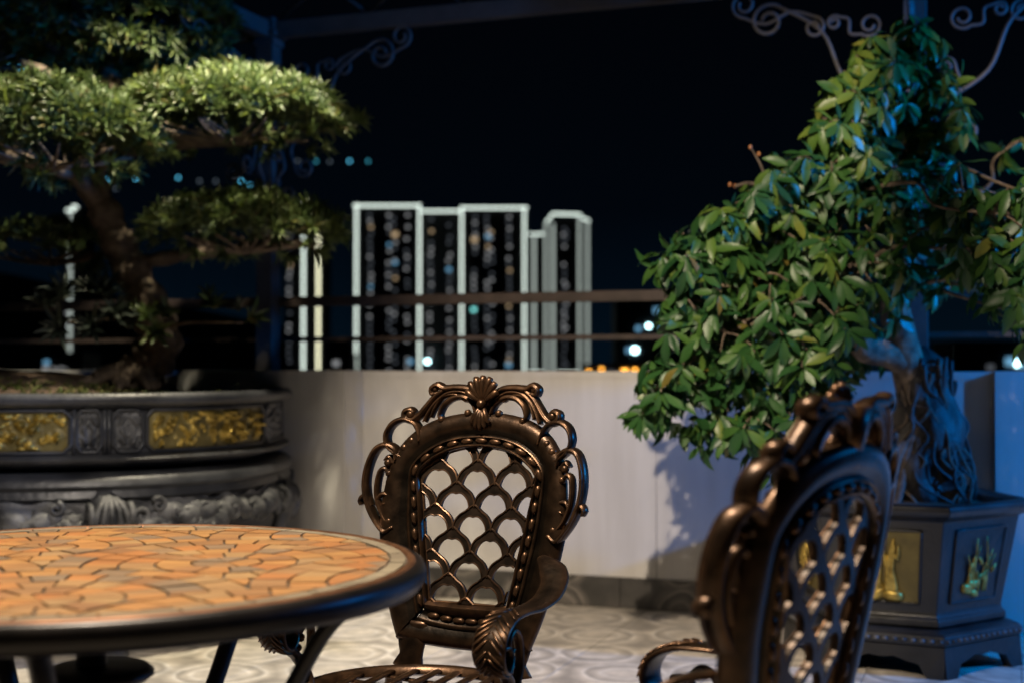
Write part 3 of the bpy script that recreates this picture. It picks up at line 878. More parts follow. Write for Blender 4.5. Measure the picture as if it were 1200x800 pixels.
    # convex: keep only if inside test of the centre holds
    ed = [q for q in ed if (0 - q[0]) * q[2] + (.7 - q[1]) * q[3] > 0]
    S, H = .0880, .0465
    ns = 14
    def scale_piece(cu, ch_):
        b_ = MB(); any_ = False
        def outerp(t):      # pointed arch
            a = PI * t
            x = -math.cos(a) * S * .5; y = (math.sin(a) ** .9) * .0405
            y += .011 * max(0, 1 - abs(x) / .020)
            return (cu + x, ch_ + y)
        def innerp(t):
            a = PI * t
            return (cu - math.cos(a) * S * .372, ch_ - .006 + math.sin(a) * .0350 - .0035 * max(0, 1 - abs(math.cos(a)) / .28))
        def inside(p): return all((p[0] - q[0]) * q[2] + (p[1] - q[1]) * q[3] >= -.001 for q in ed)
        for i in range(ns):
            t0, t1 = i / ns, (i + 1) / ns
            quad = clip([outerp(t0), outerp(t1), innerp(t1), innerp(t0)], ed)
            if len(quad) < 3: continue
            any_ = True
            m_ = len(quad)
            fr = [BK(p[0], p[1], .003) for p in quad]; bk = [BK(p[0], p[1], -.006) for p in quad]
            b_.add(fr + bk, [tuple(range(m_)), tuple(range(2 * m_ - 1, m_ - 1, -1))] + [(k, k + m_, (k + 1) % m_ + m_, (k + 1) % m_) for k in range(m_)])
        nflat = len(b_.f)
        for fn, rr in ((outerp, .0021), (innerp, .0018)):
            run = []
            for i in range(29):
                p = fn(i / 28)
                if inside(p): run.append(BK(p[0], p[1], .004))
                else:
                    if len(run) > 1: b_.tube(run, rr, 5)
                    run = []
            if len(run) > 1: b_.tube(run, rr, 5)
        if any_:
            so = b_.build('scale', M['bronze2'], lat, smooth=True, sharp=35)
            so.data.materials.append(M['copper'])
            for pf in so.data.polygons:
                if pf.index >= nflat: pf.material_index = 1
    r = 0
    h = .523
    while h < .89:
        offs = 0 if r % 2 == 0 else S / 2
        for k in range(-3, 4): scale_piece(k * S + offs - .006, h)
        h += H; r += 1
    # --- crest shell
    crest = MB()
    bu, bh = K(650, 183)
    bu = 0
    for a, Lh, rr in ((0, .058, .0088), (17, .0575, .0086), (-17, .0575, .0086), (34, .054, .0082), (-34, .054, .0082), (53, .045, .0075), (-53, .045, .0075)):
        sa, ca = math.sin(R(a)), math.cos(R(a))
        pts = [BK(bu + sa * Lh * t, bh + ca * Lh * t, .012 + .016 * math.sin(t * 2.2)) for t in [i / 9 for i in range(10)]]
        crest.tube(pts, [.0028 + (rr - .0028) * (i / 9) ** .8 * (1 if i < 9 else .62) for i in range(10)], 8)
    for a, Lh in ((0, .054), (13, .052), (-13, .052), (27, .046), (-27, .046)):
        sa, ca = math.sin(R(a)), math.cos(R(a))
        pts = [BK(bu + sa * Lh * t, bh - ca * Lh * t, .013 + .012 * math.sin(t * 2.6)) for t in [i / 8 for i in range(9)]]
        crest.tube(pts, [.0035 + .0035 * math.sin(i / 8 * 2.9) for i in range(9)], 8)
    crest.ball(BK(bu, bh, .024), .0105, 12, 8)
    crest.tube([BK(0, bh + .03, -.004), BK(0, bh - .05, -.004)], [.014, .012], 10, flat=((1, 0, 0), [.026, .016]))
    crest.build('crest_shell', M['bronze'], ch)
    # --- scrollwork, drawn for the right half
    strands = [
        ([(668, 190), (690, 140), (735, 110), (800, 104), (860, 108), (895, 92), (922, 108), (915, 135), (890, 132)], .0058, .012),
        ([(862, 118), (900, 150), (930, 195), (960, 240), (995, 268), (1030, 258), (1036, 228), (1010, 216), (990, 232)], .0060, .012),
        ([(676, 235), (700, 185), (745, 152), (800, 152), (845, 185), (862, 235), (850, 268)], .0050, .011),
        ([(700, 160), (760, 125), (830, 128), (880, 165), (915, 220), (935, 275)], .0044, .010),
        ([(740, 170), (800, 138), (860, 150), (890, 200), (905, 255)], .0035, .009),
        ([(935, 372), (950, 325), (980, 282), (1035, 264), (1085, 288), (1106, 340), (1092, 395), (1045, 440)], .0050, .014),
        ([(1005, 455), (1040, 440), (1052, 412)], .0050, .010),
        ([(1036, 470), (1052, 415), (1100, 394), (1145, 420), (1168, 500), (1166, 590), (1140, 680), (1095, 760), (1040, 820), (1000, 800)], .0056, .014),
        ([(1062, 540), (1085, 512), (1108, 530), (1112, 600), (1098, 670), (1066, 735), (1030, 775)], .0046, .010),
        ([(1066, 690), (1040, 672), (1045, 645), (1080, 640), (1098, 665)], .0042, .009),
        ([(1120, 700), (1142, 660), (1165, 652), (1178, 672), (1168, 694)], .0046, .010),
        ([(1050, 485), (1075, 455), (1095, 470)], .0042, .009),
    ]
    balls = [(720, 230, .0085), (848, 264, .0085), (1005, 240, .0105), (978, 372, .0090), (1008, 408, .0095), (1075, 484, .0090), (1062, 536, .0080), (1022, 772, .0090), (905, 112, .0075), (1045, 662, .006)]
    for s in (-1, 1):
        mb = MB()
        for pts, t, w in strands:
            q = spline([K(*p) for p in pts], 7)
            m_ = len(q)
            t *= 1.28; w *= 1.2
            th = [t * (.74 + .42 * math.sin(PI * (i + 1) / (m_ + 1))) for i in range(m_)]
            mb.tube([BK(s * p[0], p[1], .004) for p in q], th, 10, flat=((0, 1, 0), w))
            # raised midline on the front of the strand
            mb.tube([BK(s * p[0], p[1], .003 + w) for p in q], [x_ * .42 for x_ in th], 6)
        for x_, y_, r_ in balls:
            u, h = K(x_, y_); mb.ball(BK(s * u, h, .010), r_, 12, 8)
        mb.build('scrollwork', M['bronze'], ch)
    # --- arms: a ribbon that leaves the back, sweeps out and curls over
    for s in (-1, 1):
        A = [(.178, .00, .668), (.205, .03, .662), (.232, .065, .640), (.240, .115, .615), (.236, .175, .603), (.230, .235, .604), (.228, .285, .600), (.228, .325, .580), (.228, .340, .548), (.228, .325, .518), (.228, .295, .510), (.228, .275, .528), (.228, .280, .548), (.228, .297, .548)]
        q = spline([(s * u, -f, z) for u, f, z in A], 6)
        m_ = len(q)
        wid = []
        for i in range(m_):
            t = i / (m_ - 1)
            wid.append(.012 + .016 * min(1, t / .12) + (.006 * math.sin(min(1, max(0, (t - .35) / .4)) * PI)) - (.016 * max(0, (t - .7) / .3)))
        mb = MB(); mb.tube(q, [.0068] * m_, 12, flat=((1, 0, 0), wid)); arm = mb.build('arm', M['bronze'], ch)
        # acanthus leaf relief over the curl
        mb = MB()
        for k in range(14):
            i0 = int(m_ * (.40 + .028 * k)); i0 = min(i0, m_ - 9)
            for sd in (-1, 1):
                pts = []
                for t in range(5):
                    i = i0 + t
                    p = Vector(q[i]); tg = (Vector(q[i + 1]) - Vector(q[i - 1])).normalized()
                    nr = Vector((1, 0, 0)).cross(tg).normalized()
                    if i < m_ * .5 and nr.z < 0: nr = -nr
                    nr = tg.cross(Vector((1, 0, 0))).normalized()
                    pts.append(p + nr * (.0068) + Vector((sd * (.002 + wid[i] * .8 * t / 4), 0, 0)))
                mb.tube(pts, [.0015, .0024, .0030, .0026, .0012], 6)
        mb.build('leaf_relief', M['bronze'], arm)
        mb = MB()
        pts = spline([(s * .228, -.300, .512), (s * .226, -.262, .490), (s * .215, -.245, .455), (s * .20, -.25, .420)], 6)
        mb.tube(pts, .009, 10, flat=((1, 0, 0), .014))
        c2 = spline([(s * .226, -.236, .455), (s * .226, -.212, .500), (s * .226, -.215, .552), (s * .226, -.240, .572), (s * .226, -.262, .556), (s * .226, -.256, .534), (s * .226, -.244, .540)], 6)
        mb.tube(c2, .0055, 8, flat=((1, 0, 0), .010))
        mb.ball((s * .226, -.246, .522), .009, 10, 6); mb.ball((s * .226, -.255, .504), .008, 10, 6)
        mb.build('arm_support', M['bronze'], ch)
    # --- seat: ring, bars and apron
    sc_ = (0, -.215)
    mb = MB()
    prof = [(.190, .424), (.205, .418), (.222, .420), (.226, .430), (.220, .438), (.207, .441), (.194, .437), (.190, .424)]
    mb.lathe(prof, 64, c=(sc_[0], sc_[1], 0), capb=False, capt=False)
    seat = mb.build('seat', M['bronze'], ch)
    for k in range(-4, 5):
        mb = MB(); x_ = k * .043; L_ = math.sqrt(max(.001, .200 ** 2 - x_ * x_))
        pts = [(x_ * (1 + .0), sc_[1] - L_ + 2 * L_ * i / 8, .431 - .006 * math.sin(PI * i / 8)) for i in range(9)]
        mb.tube(pts, .0042, 8, flat=((1, 0, 0), .010)); mb.build('seat_bar', M['bronze'], seat)
    for k in (-3, -1.5, 0, 1.5, 3):
        mb = MB(); y_ = k * .045; L_ = math.sqrt(max(.001, .200 ** 2 - y_ * y_))
        pts = [(-L_ + 2 * L_ * i / 8, sc_[1] + y_, .424 - .005 * math.sin(PI * i / 8)) for i in range(9)]
        mb.tube(pts, .0040, 8, flat=((0, 1, 0), .009)); mb.build('seat_bar', M['bronze'], seat)
    for (x_, y_, ox, oy) in ((-.15, -.36, -.03, -.04), (.15, -.36, .03, -.04), (-.13, -.05, -.03, .07), (.13, -.05, .03, .07)):
        mb = MB()
        pts = spline([(x_, y_, .425), (x_ + ox * .9, y_ + oy * .5, .34), (x_ + ox * .4, y_ + oy * .4, .2), (x_ + ox * .6, y_ + oy * .8, .06), (x_ + ox * 1.2, y_ + oy * 1.2, .008)], 6)
        mb.tube(pts, [.019 - .008 * i / (len(pts) - 1) for i in range(len(pts))], 10); mb.build('leg', M['bronze'], ch)
    return ch
chair = make_chair()
chair.location = (-0.100, 2.78, 0); chair.rotation_euler = (0, 0, R(-25.5))
tag(chair, 'ornate bronze cast metal armchair in sharp focus with shell crest, right of the mosaic table', 'chair', 'cast metal patio chairs')
chair2 = copy_tree(chair)
chair2.location = (0.358, 1.84, 0); chair2.rotation_euler = (0, 0, R(-127))
tag(chair2, 'ornate bronze cast metal armchair blurred in the right foreground, seen from its rear side', 'chair', 'cast metal patio chairs')

# ------------------------------------------------------------------ left oval planter on its carved stand
PCX, PCY, PA, PB, PN = -1.66, 4.80, .85, .80, 2.4
def oval(t, s=1.0, d=0.0):
    c, sn = math.cos(t), math.sin(t)
    x = PA * math.copysign(abs(c) ** (2 / PN), c); y = PB * math.copysign(abs(sn) ** (2 / PN), sn)
    L = math.hypot(x, y)
    k = s + d / L
    return x * k, y * k
def oval_ring(s, z, d=0.0, n=128):
    return [oval(2 * PI * k / n, s, d) + (z,) for k in range(n)]
def arc_pos(ang0, ang1, t):     # even spacing along the outline between two angles
    return ang0 + (ang1 - ang0) * t

PS = 1.2
stand = empty('planter_stand', (PCX * PS, PCY * PS, -.21)); stand.scale = (PS, PS, PS)
tag(stand, 'dark carved oval stand with scroll legs under the left planter', 'stand')
mb = MB()
prof = [(.80, .728, 0), (1.0, .728, -.03), (1.0, .722, .0), (1.0, .708, .018), (1.0, .690, .022), (1.0, .676, .008), (1.0, .668, .012), (1.0, .655, .016), (1.0, .645, .004), (1.0, .640, -.02), (.80, .640, 0)]
mb.loft([oval_ring(s, z, d) for s, z, d in prof[::-1]])
mb.build('stand_top', M['stone'], stand, sharp=50)
# carved apron: relief strip that dips between legs
def fbm(p, o=4):
    v = 0; a = 1
    for k in range(o):
        v += a * noise.noise(p); p = p * 2.1; a *= .5
    return v
def apron(u, v):
    t = R(-150) + u * R(210)
    lob = .5 + .5 * math.cos((t - R(-62)) * 4.5)
    zb = .565 - .05 * lob - .018 * math.sin((t + 1) * 22) * (1 - lob)
    z = zb + (.642 - zb) * v
    sw = math.sin(t * 26 + 3.0 * math.sin(z * 40)) * math.cos(z * 75 + 2 * math.sin(t * 17))
    rg = 1 - abs(fbm(Vector((t * 6.5 + .25 * math.sin(z * 60), z * 17, 2.0)), 3)) * 2.6
    d = -.020 + .012 * sw * math.sin(PI * v) + .034 * max(-.6, rg) * math.sin(PI * min(1, v + .15)) * .8
    d += .02 * (1 - v) ** 2
    return oval(t, 1.0, d) + (z,)
mb = MB(); mb.grid(apron, 520, 26); ap = mb.build('apron', M['stoneworn'], stand)
sm_ = ap.modifiers.new('thick', 'SOLIDIFY'); sm_.thickness = .03; sm_.offset = 1 
rr = random.Random(3)
for k in range(46):        # raised scroll bosses on the apron
    t = R(-140 + 190 * k / 45) + rr.uniform(-.015, .015)
    z = rr.uniform(.575, .632)
    x, y = oval(t, 1.0, .026)
    mb = MB(); n0 = math.atan2(y, x)
    sp = spiral((0, 0), rr.uniform(.018, .034), .005, rr.uniform(0, 6), rr.choice((-1.3, 1.3)), 14)
    mb.tube([(x - math.sin(n0) * a, y + math.cos(n0) * a, z + b * .9) for a, b in sp], [.0085 - .003 * i / 14 for i in range(15)], 7)
    mb.build('carved_scroll', M['stoneworn'], ap)
for deg in (-118, -62, -4, 50, 120, 180):
    t = R(deg); x, y = oval(t, 1.0); L = math.hypot(x, y); nx, ny = x / L, y / L
    pts = spline([(x + nx * d, y + ny * d, z) for d, z in ((-.02, .66), (.022, .61), (.022, .54), (-.005, .46), (-.03, .37), (.0, .28), (.045, .225), (.04, .188))], 6)
    mb = MB(); mb.tube(pts, [.034 - .010 * math.sin(PI * i / (len(pts) - 1)) for i in range(len(pts))], 12, flat=((-ny, nx, 0), [.058 - .02 * math.sin(PI * i / (len(pts) - 1)) for i in range(len(pts))]))
    mb.build('leg', M['stone'], stand)
    mb = MB()
    sp = spiral((.03, .60), .036, .008, PI * .6, -1.4, 22)
    for sd in (-.06, .06):
        mb.tube([(x + nx * a - ny * sd, y + ny * a + nx * sd, b) for a, b in sp], .011, 8)
    for q in range(5):
        f = -.05 + .025 * q
        mb.tube([(x + nx * d - ny * f * w, y + ny * d + nx * f * w, z) for d, z, w in ((.03, .655, .3), (.052, .62, .8), (.055, .585, 1.0), (.04, .55, .9))], .009, 8)
    mb.build('leg_scroll', M['stoneworn'], stand)
mb = MB(); mb.loft([oval_ring(.55, z, d) for z, d in ((.176, .04), (.20, .04), (.22, 0), (.60, -.02), (.70, 0))], capb=True); mb.build('inner_pedestal', M['stone'], stand, sharp=50)

pot = empty('oval_planter', (PCX * PS, PCY * PS, .666)); pot.scale = (PS, PS, PS)
tag(pot, 'large dark oval planter with gold relief panels holding the cloud pruned bonsai', 'planter')
Z0 = .73
mb = MB()
prof = [(.85, .732, 0), (1.0, .734, -.07), (1.0, .745, -.045), (1.0, .752, -.018), (1.0, .760, .004), (1.0, .769, .010), (1.0, .777, .002), (1.0, .781, -.016), (1.0, .785, -.026), (1.0, .917, -.026),
        (1.0, .921, -.014), (1.0, .926, -.004), (1.0, .932, .012), (1.0, .942, .018), (1.0, .957, .016), (1.0, .965, .006), (1.0, .966, -.010), (1.0, .964, -.040), (1.0, .955, -.048), (1.0, .90, -.055)]
mb.loft([oval_ring(s, z - Z0, d) for s, z, d in prof], capb=True, capt=False)
mb.build('bowl', M['stone'], pot, sharp=45)
mb = MB()
def soil(u, v):
    t = u * 2 * PI; r = v * .96
    x, y = oval(t, r)
    return (x, y, .935 - Z0 + .025 * (1 - v) + .075 * max(0, 1 - ((x + .15) / .55) ** 2) * max(0, 1 - (y / .62) ** 2) + .012 * noise.noise(Vector((x * 6, y * 6, 0))))
mb.grid(soil, 72, 12); mb.build('soil', M['soil'], pot)
def panel(a0, a1, mat_back, mat_rel, kind, seed):
    z0, z1 = .789, .914
    fr = MB()
    def chamf(u, v, dd):
        return oval(R(a0) + (R(a1) - R(a0)) * u, 1.0, dd) + (z0 + (z1 - z0) * v - Z0,)
    # frame with cut corners
    cu = .05 * 30 / max(8, abs(a1 - a0)); cu = min(cu, .22); cv = .17
    loop = []
    for u, v in ((0, cv), (0, 1 - cv), (cu, 1), (1 - cu, 1), (1, 1 - cv), (1, cv), (1 - cu, 0), (cu, 0), (0, cv)):
        loop.append((u, v))
    pts = []
    for (u0, v0), (u1, v1) in zip(loop[:-1], loop[1:]):
        for i in range(10): pts.append(chamf(u0 + (u1 - u0) * i / 10, v0 + (v1 - v0) * i / 10, -.018))
    pts.append(pts[0])
    fr.tube(pts, .0055, 8, cap=False)
    fo = fr.build('panel_frame', M['stone'], pot)
    g = MB()
    nu = max(24, int(abs(a1 - a0) * 6)); nv = 44
    def rel(u, v):
        uu, vv = .02 + .96 * u, .04 + .92 * v
        # keep the relief inside the cut corners
        t = R(a0) + (R(a1) - R(a0)) * uu; zz = z0 + (z1 - z0) * vv
        p = Vector((t * 7 + seed * 7.3, zz * 8.6, seed))
        edge = min(1, min(u, 1 - u) * 14) * min(1, min(v, 1 - v) * 6)
        if kind == 'gold':
            q = p * 3.2 + Vector((noise.noise(p * 2), noise.noise(p * 2 + Vector((5, 0, 0))), 0)) * .9
            vd = noise.voronoi(q * 1.25)[0]
            d = max(0, .044 * (1 - 1.75 * min(1, vd[0])) * (.5 + .9 * abs(noise.noise(p * 2.6))) + .009 * noise.noise(p * 9))
            d += .012 * max(0, noise.noise(p * 3.0)) + .010 * max(0, math.sin(vd[0] * 26)) * max(0, noise.noise(p * 4 + Vector((9, 1, 0))))
        else:
            s = abs(u - .5) * 2
            d = .010 * math.sin(9 * s + 2.2 * math.sin(vv * 9)) * math.cos(vv * 13) + .008 * fbm(p * 2.5, 3)
            d = max(0, d + .004)
        return oval(t, 1.0, -.0245 + d * edge) + (zz - Z0,)
    g.grid(rel, nu, nv); ro = g.build('relief_panel', mat_rel, pot)
    if kind == 'gold':
        ro.data.materials.append(M['goldback'])
        for pf in ro.data.polygons:
            c_ = pf.center; an = math.atan2(c_.y / PB, c_.x / PA)
            t_ = math.atan2(math.copysign(abs(math.sin(an)) ** (PN / 2), math.sin(an)), math.copysign(abs(math.cos(an)) ** (PN / 2), math.cos(an)))
            ox, oy = oval(t_); 
            if math.hypot(c_.x, c_.y) - math.hypot(ox, oy) < -.0205: pf.material_index = 1
panel(-101, -69.3, None, M['gold'], 'gold', 1)
panel(-52.5, -10.5, None, M['gold'], 'gold', 2)
panel(-68.2, -63.0, None, M['stoneworn'], 'grey', 3)
panel(-60.4, -53.5, None, M['stoneworn'], 'grey', 4)
panel(-9.0, 14.0, None, M['stoneworn'], 'grey', 5)
for t in (-62.2, -61.2, -9.7, -69.0 + .35):
    mb = MB(); x, y = oval(R(t), 1.0, -.022); mb.tube([(x, y, .783 - Z0), (x, y, .918 - Z0)], .008, 8); mb.build('divider', M['stone'], pot)

# ------------------------------------------------------------------ right hexagonal planter
HX, HY = 1.405, 4.98
hexp = empty('hexagonal_planter', (HX, HY, 0))
tag(hexp, 'dark six sided tapered planter with gold relief panels under the leafy bonsai', 'planter')
HA = -85.0     # direction of the corner towards the camera
def hexring(r, z, n=6):
    r *= 1.07
    return [(r * math.cos(R(HA + 60 * k)), r * math.sin(R(HA + 60 * k)), z) for k in range(6)]
def hexloft(prof, name, mat, parent, capt=False, bev=.004):
    mb = MB(); mb.loft([hexring(r, z) for r, z in prof], True, True, capt)
    o = mb.build(name, mat, parent, smooth=False)
    bv = o.modifiers.new('bevel', 'BEVEL'); bv.width = bev; bv.segments = 2; bv.limit_method = 'ANGLE'; bv.angle_limit = R(25)
    return o
hexloft([(.30, .158), (.338, .158), (.346, .166), (.346, .186), (.334, .196), (.331, .210), (.388, .522), (.394, .528), (.410, .533), (.430, .545), (.440, .560), (.440, .574), (.432, .582), (.400, .582), (.380, .572), (.372, .52)], 'bowl', M['blackpot'], hexp)
mb = MB(); mb.loft([hexring(.378, .545), hexring(.2, .562), hexring(.02, .57)], True, False, True); mb.build('soil', M['soil'], hexp, smooth=False)
# foot: slab and apron with cut out arches
hexloft([(.30, .106), (.385, .106), (.395, .112), (.395, .138), (.382, .148), (.350, .157), (.30, .157)], 'foot_slab', M['blackpot'], hexp)
for k in range(6):
    a, b = Vector(hexring(.388, 0)[k]), Vector(hexring(.388, 0)[(k + 1) % 6])
    nrm = ((a + b) / 2).normalized()
    d = (b - a)
    prof2 = [(0, .144), (1, .144), (1.0, 0.0), (.86, 0.0), (.83, .03), (.80, .062), (.70, .075), (.60, .092), (.5, .085), (.40, .092), (.30, .075), (.20, .062), (.17, .03), (.14, 0.0), (0.0, 0.0)]
    out = [a + d * u + Vector((0, 0, z * .73)) + nrm * (.010 * (1 - z / .144) ** 2) for u, z in prof2]
    inn = [p - nrm * .035 for p in out]
    mb = MB(); n = len(out)
    mb.add([tuple(p) for p in out + inn], [tuple(range(n)), tuple(range(2 * n - 1, n - 1, -1))] + [(i, (i + 1) % n, (i + 1) % n + n, i + n) for i in range(n)])
    mb.build('foot_apron', M['blackpot'], hexp, smooth=False)
    # thin carved mould on the slab edge
    mb = MB()
    for q in range(14):
        u = (q + .5) / 14
        p = Vector(hexring(.396, .126)[k]).lerp(Vector(hexring(.396, .126)[(k + 1) % 6]), u)
        mb.ball(p, .012, 8, 5, (.9, .9, .7))
    mb.build('carved_mould', M['stoneworn'], hexp)
    if k in (5, 0, 4, 1):
        # gold relief panel on the tapered face
        A0, B0 = Vector(hexring(.338, .240)[k]), Vector(hexring(.338, .240)[(k + 1) % 6])
        A1, B1_ = Vector(hexring(.382, .490)[k]), Vector(hexring(.382, .490)[(k + 1) % 6])
        def face(u, v, dd=0.0):
            return (A0.lerp(B0, u)).lerp(A1.lerp(B1_, u), v) + nrm * dd
        ua, ub, va, vb = .17, .83, .0, 1.0
        mb = MB(); loop = [(ua, va), (ub, va), (ub, vb), (ua, vb), (ua, va)]
        pts = []
        for (u0, v0), (u1, v1) in zip(loop[:-1], loop[1:]):
            for i in range(6): pts.append(face(u0 + (u1 - u0) * i / 6, v0 + (v1 - v0) * i / 6, .004))
        pts.append(pts[0]); mb.tube(pts, .005, 6, cap=False); mb.build('panel_frame', M['blackpot'], hexp)
        mb = MB(); mb.grid(lambda u, v: tuple(face(ua + (ub - ua) * u, va + (vb - va) * v, .0035 + .002 * noise.noise(Vector((u * 6, v * 6, k))))), 12, 14)
        mb.build('panel_ground', M['goldback'] if k in (5, 4) else M['blackpot'], hexp)
        rr = random.Random(40 + k)
        mb = MB()
        for q in range(6):      # rocks at the foot of the relief
            uu = .32 + .36 * rr.random(); vv = .10 + .16 * rr.random()
            c = face(uu, vv, .008); mb.ball(c, .042 if k == 5 else .026, 10, 6, (1, .5, .55), Matrix.Rotation(rr.uniform(-.5, .5), 3, 'Y') @ Matrix.Rotation(math.atan2(d.y, d.x), 3, 'Z'))
        for q in range(9 if k == 5 else 7):      # blades and stalks
            uu = .36 + .28 * rr.random(); top_ = rr.uniform(.6, .93); ln = rr.uniform(-.14, .14)
            pts = [face(uu + ln * t * t, .12 + (top_ - .12) * t, .012) for t in [i / 6 for i in range(7)]]
            mb.tube(pts, [.010, .011, .0095, .009, .008, .007, .003] if k == 5 else [.004, .004, .004, .003, .003, .003, .002], 6)
        for q in range(10):
            uu = .30 + .40 * rr.random(); vv = .22 + .6 * rr.random() * (1 if k == 5 else .75); an = rr.uniform(-.9, .9)
            pts = [face(uu + .09 * math.sin(an) * t, vv + .18 * math.cos(an) * t, .013) for t in [i / 4 for i in range(5)]]
            mb.tube(pts, [.002, .006, .007, .005, .0015], 6)
        mb.build('relief', M['gold'], hexp)

# ------------------------------------------------------------------ leafy bonsai in the hexagonal planter
ficus = empty('leafy_bonsai', (HX, HY, .56))
tag(ficus, 'bushy broad leaved bonsai with drooping glossy leaves in the six sided planter', 'tree')
FO = Vector((HX, HY, .56))
def trunkfn(u, v):
    t = u * 2 * PI
    h = v * .56
    r = .125 - .03 * v + .03 * math.sin(v * 5)
    r *= 1 + .35 * noise.noise(Vector((math.cos(t) * 1.6, math.sin(t) * 1.6, h * 5))) + .12 * noise.noise(Vector((math.cos(t) * 6, math.sin(t) * 6, h * 16)))
    if v > .9: r *= max(.05, (1 - v) / .1)
    return (.10 + r * 1.05 * math.cos(t), .0 + r * math.sin(t), h)
mb = MB(); mb.grid(trunkfn, 56, 44); mb.build('trunk', M['darkbark'], ficus)
rr = random.Random(21)
def branch(pts, r0, r1, name='limb', mat='bark', n=8, per=5):
    q = spline(pts, per); m_ = len(q)
    mb = MB(); mb.tube(q, [r0 + (r1 - r0) * (i / (m_ - 1)) for i in range(m_)], n)
    return mb.build(name, M[mat], ficus)
for k in range(16):      # surface roots over the dark stump
    a = rr.uniform(-2.9, .3); pts = []
    for i in range(7):
        v = 1 - i / 6
        aa = a + rr.uniform(-.45, .45) + (.25 * i / 6 - .1)
        r = .105 + .05 * (1 - v) ** 2 + .02 * math.sin(v * 5) + rr.uniform(.0, .018)
        pts.append((.10 + r * 1.05 * math.cos(aa), r * math.sin(aa), v * rr.uniform(.42, .52)))
    branch(pts, .004 + rr.random() * .006, .005, 'root', 'root' if k % 3 == 0 else 'darkbark', 6, 4)
for k in range(5):
    x = -.02 - .03 * k
    branch([(.06 + x * .3, -.09, .30 - .03 * k), (.02 + x, -.11, .16), (-.01 + x, -.13, .05), (-.03 + x * 1.1, -.14, -.015)], .016, .02, 'root', 'root', 7)
# crown: cluster centres in the place, each a group of whorls
clusters = [(1062, 60, 4.75, 34), (1035, 95, 4.7, 46), (1010, 135, 4.65, 42), (985, 165, 4.6, 40), (1075, 115, 4.8, 40), (1060, 160, 4.75, 44), (1000, 112, 4.62, 40), (1038, 62, 4.7, 38), (1102, 95, 4.75, 34), (1110, 140, 4.7, 34), (975, 190, 4.55, 40), (1022, 75, 4.66, 30), (990, 108, 4.58, 28), (965, 150, 4.52, 30), (938, 185, 4.5, 32), (908, 210, 4.48, 30), (878, 238, 4.45, 32), (845, 262, 4.42, 30), (812, 284, 4.4, 28), (784, 306, 4.38, 24), (1085, 50, 4.72, 30), (1070, 28, 4.72, 20), (1010, 170, 4.55, 40), (1050, 195, 4.6, 40), (960, 215, 4.6, 46), (925, 240, 4.55, 44),
            (890, 265, 4.5, 46), (850, 285, 4.45, 46), (812, 315, 4.4, 38), (800, 350, 4.4, 36), (845, 335, 4.4, 50), (895, 320, 4.45, 52), (945, 290, 4.5, 52), (1000, 250, 4.6, 52), (1010, 205, 4.7, 46),
            (1045, 230, 4.65, 50), (1095, 215, 4.7, 46), (1085, 165, 4.75, 38), (1130, 225, 4.35, 42), (1165, 250, 4.15, 48), (1195, 290, 4.1, 52), (1215, 230, 4.15, 48), (1185, 335, 4.1, 44), (1245, 330, 4.1, 56), (1250, 260, 4.15, 56), (1225, 375, 4.1, 36), (1290, 300, 4.15, 60), (1300, 360, 4.15, 50), (1145, 290, 4.2, 42), (1100, 265, 4.45, 50),
            (1050, 290, 4.6, 52), (1000, 310, 4.5, 54), (950, 350, 4.45, 54), (900, 370, 4.4, 54), (850, 390, 4.4, 52), (805, 410, 4.4, 42), (775, 450, 4.4, 38), (760, 478, 4.42, 24), (800, 470, 4.45, 44), (845, 445, 4.45, 52),
            (895, 430, 4.45, 52), (940, 410, 4.45, 46), (985, 375, 4.5, 50), (1035, 345, 4.6, 44), (880, 490, 4.45, 40), (915, 480, 4.5, 44), (845, 500, 4.5, 34), (905, 530, 4.52, 26), (960, 450, 4.55, 38), (1070, 330, 4.7, 34),
            (900, 340, 5.0, 60), (960, 280, 5.1, 60), (1040, 220, 5.15, 60), (850, 420, 4.95, 56), (930, 450, 5.0, 56), (1000, 400, 5.1, 50), (1120, 250, 5.1, 55), (1030, 150, 5.05, 50), (1090, 300, 5.15, 46), (1195, 165, 4.9, 22), (1000, 340, 5.1, 50)]
apex = Vector((.06, 0, .50))
def nlimb(target, base, r0, r1, sag):
    a, b = Vector(base), Vector(target)
    pts = [a]
    for i in (1, 2, 3):
        t = i / 4
        pts.append(a.lerp(b, t) + Vector((rr.uniform(-.05, .05), rr.uniform(-.05, .05), sag * math.sin(PI * t) + rr.uniform(-.03, .03))))
    pts.append(b); branch(pts, r0, r1, 'limb', 'bark', 7, 4)
    return pts
L1 = at(1055, 330, 4.85) - FO; L2 = at(1060, 200, 4.85) - FO; L3 = at(965, 330, 4.75) - FO; L4 = at(1140, 260, 4.9) - FO; L5 = at(880, 380, 4.65) - FO; L6 = at(960, 215, 4.7) - FO
branch([apex + Vector((-.0, 0, -.1)), (apex + L1) / 2 + Vector((-.05, -.02, .05)), L1], .065, .042, 'limb', 'bark', 10)
branch([apex + Vector((.05, 0, -.06)), apex + Vector((-.10, -.05, .03)), apex + Vector((-.22, -.1, .06)), (apex + L3) / 2 + Vector((-.05, -.05, .1)), L3], .06, .032, 'limb', 'bark', 9)
branch([L1, (L1 + L2) / 2 + Vector((.04, 0, 0)), L2], .042, .022, 'limb', 'bark', 8)
branch([L1, (L1 + L4) / 2 + Vector((0, 0, .05)), L4], .032, .016, 'limb', 'bark', 8)
branch([L3, (L3 + L5) / 2 + Vector((0, 0, .06)), L5], .030, .016, 'limb', 'bark', 8)
branch([(L1 + L2) / 2, (L2 + L6) / 2 + Vector((0, 0, -.03)), L6], .026, .014, 'limb', 'bark', 8)
